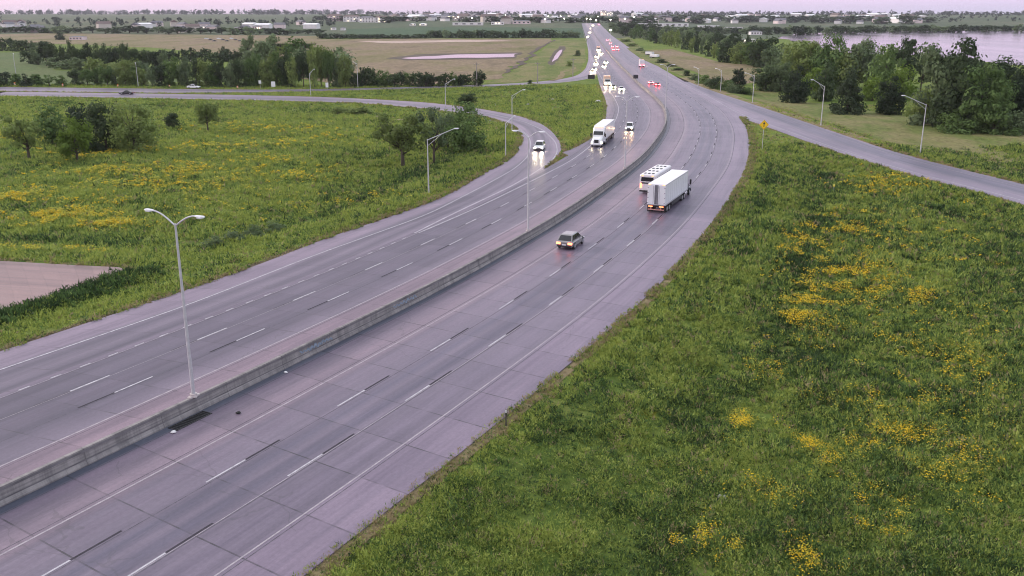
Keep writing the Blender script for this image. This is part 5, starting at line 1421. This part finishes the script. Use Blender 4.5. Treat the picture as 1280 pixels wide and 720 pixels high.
def building(u, v, wpx, hpx, dep, wm, rm, label, rows=2, cols=6, roof='gable', cat='building', name='apartment_building', lit=0.12, rz=0.0):
    p = ray(u, v); m = mpp(p); w, h = wpx * m, hpx * m
    r_ = empty(name, p, rz); hh = h * (.76 if roof == 'gable' else .93)
    MB().box((0, 0, hh / 2 - .5), (w, dep, hh + 1)).build('wall', wm, r_)
    if roof == 'gable':
        g = MB(); X, Y = w / 2 + .4, dep / 2 + .4
        g.add([(-X, -Y, hh + .01), (X, -Y, hh + .01), (X, Y, hh + .01), (-X, Y, hh + .01), (-X + dep * .35, 0, h), (X - dep * .35, 0, h)], [(0, 1, 5, 4), (2, 3, 4, 5), (1, 2, 5), (3, 0, 4), (3, 2, 1, 0)])
        g.build('roof', rm, r_)
    else: MB().bbox((0, 0, hh + h * .03), (w + .6, dep + .6, h * .07), .05).build('roof', rm, r_)
    q = random.Random(int(u * 7))
    for i in range(rows):
        for j in range(cols):
            z = hh * (i + .55) / rows; x = (j + .5) / cols * w - w / 2
            MB().box((x, -dep / 2 - .03, z), (w / cols * .42, .1, hh / rows * .42)).build('window', M_lit if q.random() < lit else M_win, r_)
    tag(r_, label, cat); return r_
AP = [(419, 26.5, 20, 8.5, M_wall_p, M_roof_b, 3, 'pinkish apartment block, leftmost of the row under the skyline woods'), (440, 27.2, 20, 8.2, M_wall_w, M_roof_b, 3, 'pale apartment block, second in the row under the skyline woods'), (459, 28, 18, 7.6, M_wall_w, M_roof_g, 3, 'pale apartment block, third in the row under the skyline woods'), (478, 28.2, 17, 8.2, M_wall_w, M_roof_b, 3, 'cream apartment block, rightmost of the row under the skyline woods'),
      (536, 22, 15, 5.5, M_wall_p, M_roof_b, 2, 'small pink block right of the apartment row'), (556, 24, 26, 5, M_wall_w, M_roof_g, 2, 'long pale block right of the small pink block'), (572, 26, 12, 5, M_wall_t, M_roof_b, 2, 'tan block in front of the long pale block'), (583, 22, 10, 5, M_wall_w, M_roof_g, 2, 'white block right of the long pale block')]
for u, v, w, h, wm, rm, rows, lab in AP: building(u, v, w, h, 14, wm, rm, lab, rows, 5)
for u, v, w, h, lab in ((585, 31.5, 38, 3.2, 'long low white warehouse beyond the far crop field'), (622, 31, 16, 3.5, 'low white shed right of the long low warehouse'), (652, 30, 22, 4.5, 'pink roofed long building above the crop field'), (640, 25, 14, 4, 'pale flat building behind the pink roofed building'), (660, 20.5, 16, 4, 'white flat building on the far rise'), (516, 32, 7, 2.6, 'small cream shed left of its twin at the crop field'), (529, 32, 9, 2.8, 'wider cream shed right of its twin at the crop field'),
                        (812, 33.5, 34, 4.2, 'long white warehouse behind the tree line right of the highway'), (845, 33, 30, 3.6, 'second long white warehouse right of the highway'), (885, 36, 26, 4, 'white warehouse at the far end of the tree line'), (915, 38, 24, 4, 'white warehouse left of the lake'), (944, 43.5, 14, 5, 'white building among the trees at the lake tip'), (935, 52.5, 16, 3.6, 'white roofed boathouse behind the tree line'), (417, 37.5, 5, 3.6, 'white farmhouse left of its neighbour below the apartments'), (429, 37.8, 5, 3.8, 'pale farmhouse right of its neighbour below the apartments'),
                        (98, 50, 16, 5, 'low pinkish farm building on the far left field'), (255, 36, 10, 4, 'white building in the far left trees'), (300, 38, 12, 4.5, 'pink building in the far left trees'), (322, 37, 10, 5, 'tan building right of the pink building, far left')):
    building(u, v, w, h, 12, M_wall_w if 'pink' not in lab else M_wall_p, M_roof_w if 'warehouse' in lab or 'shed' in lab or 'boathouse' in lab else M_roof_g, lab, 1, 4, 'flat' if 'house' in lab and 'farm' not in lab else 'gable', name='farm_building' if 'farm' in lab else 'warehouse')
building(754, 19.5, 7, 6, 16, M_wall_p, M_roof_g, 'tall lit block on the skyline above the highway', 3, 4, 'flat', lit=.7); building(762, 19.5, 8, 5, 16, M_wall_w, M_roof_g, 'white lit block beside the tall lit block on the skyline', 3, 4, 'flat', lit=.6)
building(1262, 165.5, 16, 5.5, 5, pm('shed_wall', (.30, .28, .30), .7), M_roof_g, 'grey shed half hidden under the trees at the right edge', 1, 2, 'gable', name='shed')
p = ray(777, 18.2); m_ = mpp(p); tw = empty('radio_mast', p); MB().tube([(0, 0, 0), (0, 0, 7 * m_)], [m_ * .35, m_ * .2], 8).build('mast', M_galv, tw); MB().box((0, 0, 6.4 * m_), (m_ * 1.2, m_ * .3, m_ * .2)).build('antenna', M_galv, tw); tag(tw, 'thin radio mast on the skyline right of the lit blocks', 'mast')
r2 = random.Random(3)
for k in range(120):
    u = r2.uniform(590, 1155); v = r2.uniform(20.5, 30.0)
    if k > 95: u = r2.uniform(490, 600); v = r2.uniform(20, 27)
    if abs(u - 740) < 10: continue
    p = ray(u, v); o = bpy.data.objects.new('far_house', HOUSE[r2.randrange(4)]); COL.objects.link(o); o.location = p; o.rotation_euler = (0, 0, r2.uniform(0, 3.14)); kk = r2.uniform(1.0, 1.7); o.scale = (kk, kk, kk)
    tag(o, 'small pale house among the trees of the far town', 'house', 'houses of the far town')
for k in range(26):
    u = r2.uniform(8, 400); v = r2.uniform(31, 41)
    p = ray(u, v); o = bpy.data.objects.new('far_house', HOUSE[r2.randrange(4)]); COL.objects.link(o); o.location = p; o.rotation_euler = (0, 0, r2.uniform(0, 3.14))
    tag(o, 'small house among the trees on the far left rise', 'house', 'houses on the far left rise')
# lit street lamps of the town
M_town = pm('lit_town_lamp', (.9, .85, .7), .3, emis=(1.0, .85, .62), strength=55.0)
TL = MB(); TL.tube([(0, 0, 0), (0, 0, 9)], [.15, .1], 6, 0); TL.bbox((0, 0, 9.3), (1.5, 1.5, .8), .2, 1)
TLm = TL.mesh('lit_lamp', [M_galv, M_town])
for k, (u, v) in enumerate([(612, 21), (632, 20), (660, 20), (676, 25), (681, 28), (685, 23), (701, 22), (705, 27), (719, 22), (728, 24), (733, 27), (738, 28), (745, 30), (747, 23), (763, 29), (781, 27), (792, 24), (798, 25), (800, 26), (813, 23), (830, 22), (763, 46), (573, 24), (590, 26), (848, 22)]):
    p = ray(u, v + 3); o = bpy.data.objects.new('street_lamp', TLm); COL.objects.link(o); o.location = p
    tag(o, 'tiny lit street lamp glowing in the far town', 'street lamp', 'lit lamps of the far town')
for i in range(9):
    u = 258 + i * 5.2; v = 49 + (i % 3) * 1.4
    p = ray(u, v); o = copy_tree(dk if i % 3 else wc); o.location = p; o.rotation_euler = (0, 0, R(20 + 7 * i))
    tag(o, 'small parked vehicle in the yard on the far left field', 'car', 'vehicles parked in the far yard')
for u, v, lab in ((812, 69, 'pale trailer parked on the grass beside the outbound lanes'), (818, 72.5, 'second pale trailer parked just below the first on the grass')):
    p = ray(u, v); o = empty('parked_trailer', p, R(-50)); MB().bbox((0, 0, 1.5), (6.2, 2.1, 1.5), .05).build('box_body', M_box_w, o)
    for x in (-2.5, -1.4): [wheel(o, x, sg, .45, .3) for sg in (-1, 1)]
    MB().box((3.9, 0, .8), (2.0, .2, .15)).build('drawbar', M_trim, o); tag(o, lab, 'trailer')

# ------------------------------------------------------------ prairie grass and wild flowers
G_mats = [grass_mat('grass_dark', (0.024, 0.046, 0.018), (0.047, 0.081, 0.026)), grass_mat('grass_deep', (0.061, 0.117, 0.034), (0.122, 0.201, 0.057)), grass_mat('grass_green', (0.122, 0.190, 0.038), (0.222, 0.305, 0.070)), grass_mat('grass_fresh', (0.251, 0.317, 0.063), (0.402, 0.452, 0.114)), grass_mat('grass_olive', (0.223, 0.273, 0.049), (0.360, 0.411, 0.095)), grass_mat('grass_straw', (0.230, 0.185, 0.095), (0.400, 0.320, 0.180))]
def scatter(n, u0, u1, v0, v1, rg, power):
    """points on the ground, denser near the camera"""
    out = []
    while sum(map(len, out)) < n:
        m_ = n
        y0, y1 = flat(640, v1)[1], flat(640, v0)[1]
        t = rg.random(m_); y = (y0 ** power + t * (y1 ** power - y0 ** power)) ** (1 / power)
        x = (rg.uniform(u0, u1, m_) - 640) / FPX * (y * math.cos(PITCH) + CAM_H * math.sin(PITCH))
        P = np.stack([x, y], 1); P = P[~on_road(P)]
        out.append(P)
    return np.concatenate(out)[:n]
def tufts(P, rad, hgt, leaf, k, rg):
    """domes of narrow leaves: k leaf faces per tuft"""
    n = len(P); z = zt(P[:, 0], P[:, 1])
    d = rg.normal(size=(n, k, 3)); d[..., 2] = np.abs(d[..., 2]) + .1; d /= np.linalg.norm(d, axis=-1)[..., None]
    q = rg.random((n, k)) ** .45
    c = np.stack([P[:, 0:1] + d[..., 0] * q * rad[:, None], P[:, 1:2] + d[..., 1] * q * rad[:, None], z[:, None] - .05 + d[..., 2] * q * hgt[:, None]], -1)
    ax = d * np.array((.8, .8, 1.0)) + np.array((0, 0, .25)) + rg.normal(0, .5, (n, k, 3)); ax /= np.linalg.norm(ax, axis=-1)[..., None]
    sd = np.cross(ax, rg.normal(size=(n, k, 3))); sd /= np.linalg.norm(sd, axis=-1)[..., None]
    L = (leaf[:, None] * rg.uniform(.7, 1.7, (n, k)))[..., None]; Wd = L * .26; L = L * 1.15
    return np.stack([c - sd * Wd - ax * L * .5, c + sd * Wd - ax * L * .45, c + ax * L * .9], 2).reshape(-1, 3, 3)
def grass_patch(name, n, k, box, h0, h1, seed, power, label, straw=.05, rfac=1.0, shift=0.0):
    rg = np.random.default_rng(seed); P = scatter(n, *box, rg, power)
    d = np.hypot(P[:, 0], P[:, 1]); ed = edge_dist(P)
    patch = .6 * vnoise(P, 6, 31) + .7 * vnoise(P, 2.0, 32) + .5 * vnoise(P, .9, 33)
    h = (h0 + (h1 - h0) * np.clip(patch + .5, 0, 1)) * rg.uniform(.7, 1.35, n) * (.35 + .65 * sstep(0, 2.6, ed))
    keep = (ed > .25) & (rg.random(n) < .35 + 1.2 * np.clip(patch + .4, 0, 1)); P, d, ed, h = P[keep], d[keep], ed[keep], h[keep]; n = len(P)
    rad = rg.uniform(.22, .70, n) * rfac * (.5 + .5 * sstep(0, 2, ed))
    T = tufts(P, rad, h, np.clip(.12 * d / 60, .095, .26), k, rg)
    q = .53 + .45 * vnoise(P, 9, 41) + .55 * vnoise(P, 3, 42) - .34 * np.exp(-((ed - 13 - 3 * vnoise(P, 15, 43)) / 2.2) ** 2) + .12 * np.exp(-((ed - 8) / 2.0) ** 2) + rg.normal(0, .34, n) + shift
    mi = np.digitize(q, (.16, .42, .68, 1.0))
    mi = np.where(rg.random(n) < straw, 5, mi); mi = np.where((ed < 1.1) & (rg.random(n) < .6), 5, mi); mi = np.where((ed > 1.1) & (ed < 2.8) & (rg.random(n) < .35), 4, mi)
    mi = np.repeat(mi, k); w5 = mi == 5; mi = np.where(w5, 5, np.clip(mi + rg.choice([-1, 0, 0, 0, 1], len(mi)), 0, 4))
    return tag(link(name, tri_mesh(name, T, G_mats, mi)), label, 'grass', None, 'stuff')
grass_patch('meadow_grass', 70000, 18, (400, 1300, 178, 740), .22, 1.0, 1, .6, 'long green prairie grass between the highway and the entrance ramp')
grass_patch('left_meadow_grass', 84000, 9, (-20, 770, 106, 445), .30, .85, 2, .8, 'green and yellow meadow grass left of the highway', .04, 1.7, .26)
grass_patch('verge_grass', 9000, 9, (940, 1300, 128, 235), .10, .35, 3, 1.0, 'rough olive grass beyond the entrance ramp', .30, 1.5, .35)
rg = np.random.default_rng(18); n_ = 5200; sv_ = rg.uniform(0, NOSE_S, n_)
vt = np.array([at_s(a, 11.5 + b) for a, b in zip(sv_, np.abs(rg.normal(0, .55, n_)) - .30)]); vt = vt[vnoise(vt, 4, 61) + .6 * vnoise(vt, 1.5, 62) > -.22]
rr_ = RAMP_L[np.hypot(RAMP_L[:, 0], RAMP_L[:, 1]) < 300]; vl = resample(rr_, 4200); tg = np.gradient(vl, axis=0); tg /= np.linalg.norm(tg, axis=1)[:, None]
vl = vl + np.stack([-tg[:, 1], tg[:, 0]], 1) * (np.abs(rg.normal(0, .7, 4200)) - .25)[:, None]; vl = vl[vnoise(vl, 4, 63) + .6 * vnoise(vl, 1.5, 64) > -.12]
va = np.vstack([vt, vl]); kv = 14; dv = np.hypot(va[:, 0], va[:, 1]); nv = len(va)
mv = rg.choice([5, 4, 2, 1, 0], nv, p=(.45, .25, .15, .1, .05))
tag(link('verge_weeds', tri_mesh('verge_weeds', tufts(va, rg.uniform(.12, .4, nv), rg.uniform(.12, .55, nv), np.clip(.09 * dv / 60, .07, .26), kv, rg), G_mats, np.repeat(mv, kv))), 'dry tufts and weeds overhanging the pavement edges', 'weeds', None, 'stuff')
rg = np.random.default_rng(17); wl_ = resample(np.vstack([flats([(-30,398),(0,390),(60,372),(100,358.5),(140,344.5),(160,337),(185,333)])]), 700) + rg.normal(0, .9, (700, 2)) + np.array((.9, -2.0))
tag(link('tall_weeds', tri_mesh('tall_weeds', tufts(wl_, rg.uniform(.4, .9, 700), rg.uniform(.25, .85, 700), rg.uniform(.16, .3, 700), 22, rg), [G_mats[0], G_mats[1]], np.repeat(rg.integers(0, 2, 700), 22))), 'line of tall dark weeds along the lower edge of the pink concrete pad', 'weeds', None, 'stuff')

M_fl = grass_mat('yellow_blossom', (0.70, 0.45, 0.012), (0.85, 0.59, 0.030))
M_fl2 = grass_mat('yellow_green_blossom', (0.38, 0.36, 0.04), (0.58, 0.52, 0.06))
def flowers(name, spots, seed, label, fac=1.0, pale=.35, gain=1.9):
    """spots: (u, v, half-width, half-height, count) of each flower patch in the photo"""
    rg = np.random.default_rng(seed); P = []
    for u, v, a, b, n in spots:
        n = int(n * gain)
        q = rg.normal(0, .55, (n, 2)) * np.array((a, b)) + np.array((u, v))
        q = q[q[:, 1] > 60]; x = (q[:, 0] - 640) / FPX; y = -(q[:, 1] - 360) / FPX
        d = np.stack([x, math.cos(PITCH) + y * math.sin(PITCH), -math.sin(PITCH) + y * math.cos(PITCH)], 1); t = (CAM_H + .6) / -d[:, 2]
        P.append(d[:, :2] * t[:, None])
    P = np.concatenate(P); P = P[(~on_road(P)) & (edge_dist(P) > 1.5)]
    P = P[.75 * vnoise(P, 1.1, 77) + .8 * vnoise(P, 2.6, 79) + .3 * vnoise(P, 7, 78) > .02]
    n = len(P); k = 9; d = np.hypot(P[:, 0], P[:, 1])
    s = np.clip(.042 * d / 60, .042, .14)[:, None] * rg.uniform(.6, 1.5, (n, k)) * fac
    c = np.stack([P[:, 0:1] + rg.normal(0, .20, (n, k)) * fac, P[:, 1:2] + rg.normal(0, .20, (n, k)) * fac, zt(P[:, 0], P[:, 1])[:, None] + rg.uniform(.42, .80, (n, k))], -1)
    a = rg.normal(size=(n, k, 3)); a[..., 2] *= .35; a /= np.linalg.norm(a, axis=-1)[..., None]
    b = np.cross(a, np.array((0, 0, 1.0))) + rg.normal(0, .25, (n, k, 3)); b /= np.linalg.norm(b, axis=-1)[..., None]
    T = np.stack([c - a * s[..., None] - b * s[..., None] * .6, c + a * s[..., None] - b * s[..., None] * .5, c + b * s[..., None]], 2).reshape(-1, 3, 3)
    mi = np.repeat((rg.random(n) < pale).astype(int), k)
    return tag(link(name, tri_mesh(name, T, [M_fl, M_fl2], mi)), label, 'flowers', None, 'stuff')
flowers('wildflowers', [(1010, 385, 40, 22, 330), (1040, 345, 55, 30, 330), (1060, 275, 50, 14, 260), (1000, 310, 30, 18, 160), (1090, 330, 40, 30, 160), (1120, 230, 60, 12, 220), (1110, 350, 20, 14, 60), (1150, 365, 25, 14, 90), (935, 525, 22, 18, 90), (1015, 550, 20, 18, 60), (1030, 580, 36, 18, 70), (1100, 545, 60, 20, 130), (1190, 555, 90, 40, 110), (1160, 600, 90, 30, 70), (1270, 585, 14, 18, 40), (765, 655, 22, 10, 40), (855, 610, 8, 6, 12), (860, 662, 40, 14, 80), (930, 680, 30, 12, 40), (1020, 690, 70, 26, 90), (1080, 660, 40, 20, 60), (1150, 650, 50, 25, 60), (970, 600, 60, 40, 50), (1100, 420, 120, 50, 180), (1220, 440, 70, 60, 110), (1110, 490, 80, 30, 90), (1180, 290, 80, 40, 110), (950, 455, 30, 30, 40), (1060, 620, 140, 60, 120)], 8, 'yellow wild flowers scattered in patches through the right hand meadow')
flowers('meadow_flowers', [(70, 268, 70, 10, 520), (130, 276, 40, 8, 300), (30, 245, 40, 6, 200), (250, 215, 120, 10, 330), (330, 205, 60, 10, 150), (200, 232, 120, 10, 260), (120, 215, 80, 8, 200), (100, 192, 60, 6, 160), (30, 172, 30, 7, 160), (330, 160, 90, 8, 260), (260, 185, 120, 8, 280), (400, 175, 70, 8, 120), (430, 250, 90, 12, 120), (60, 312, 70, 8, 120), (390, 215, 60, 12, 120), (170, 250, 150, 25, 260)], 9, 'yellow wild flowers in drifts across the left meadow', 1.15, .70, 1.5)

# ------------------------------------------------------------ evening haze between the camera and the far town
M_haze = bpy.data.materials.new('haze_air'); nt, n, l = nodes_of(M_haze); n.remove(n['Principled BSDF'])
pv = n.new('ShaderNodeVolumePrincipled'); pv.inputs['Color'].default_value = (.82, .80, .92, 1); pv.inputs['Density'].default_value = 0.00005; pv.inputs['Anisotropy'].default_value = 0.2
l.new(pv.outputs[0], n['Material Output'].inputs['Volume'])
hz = MB().box((0, 4400, 44), (13400, 9800, 92)).build('haze', M_haze); tag(hz, kind='stuff')
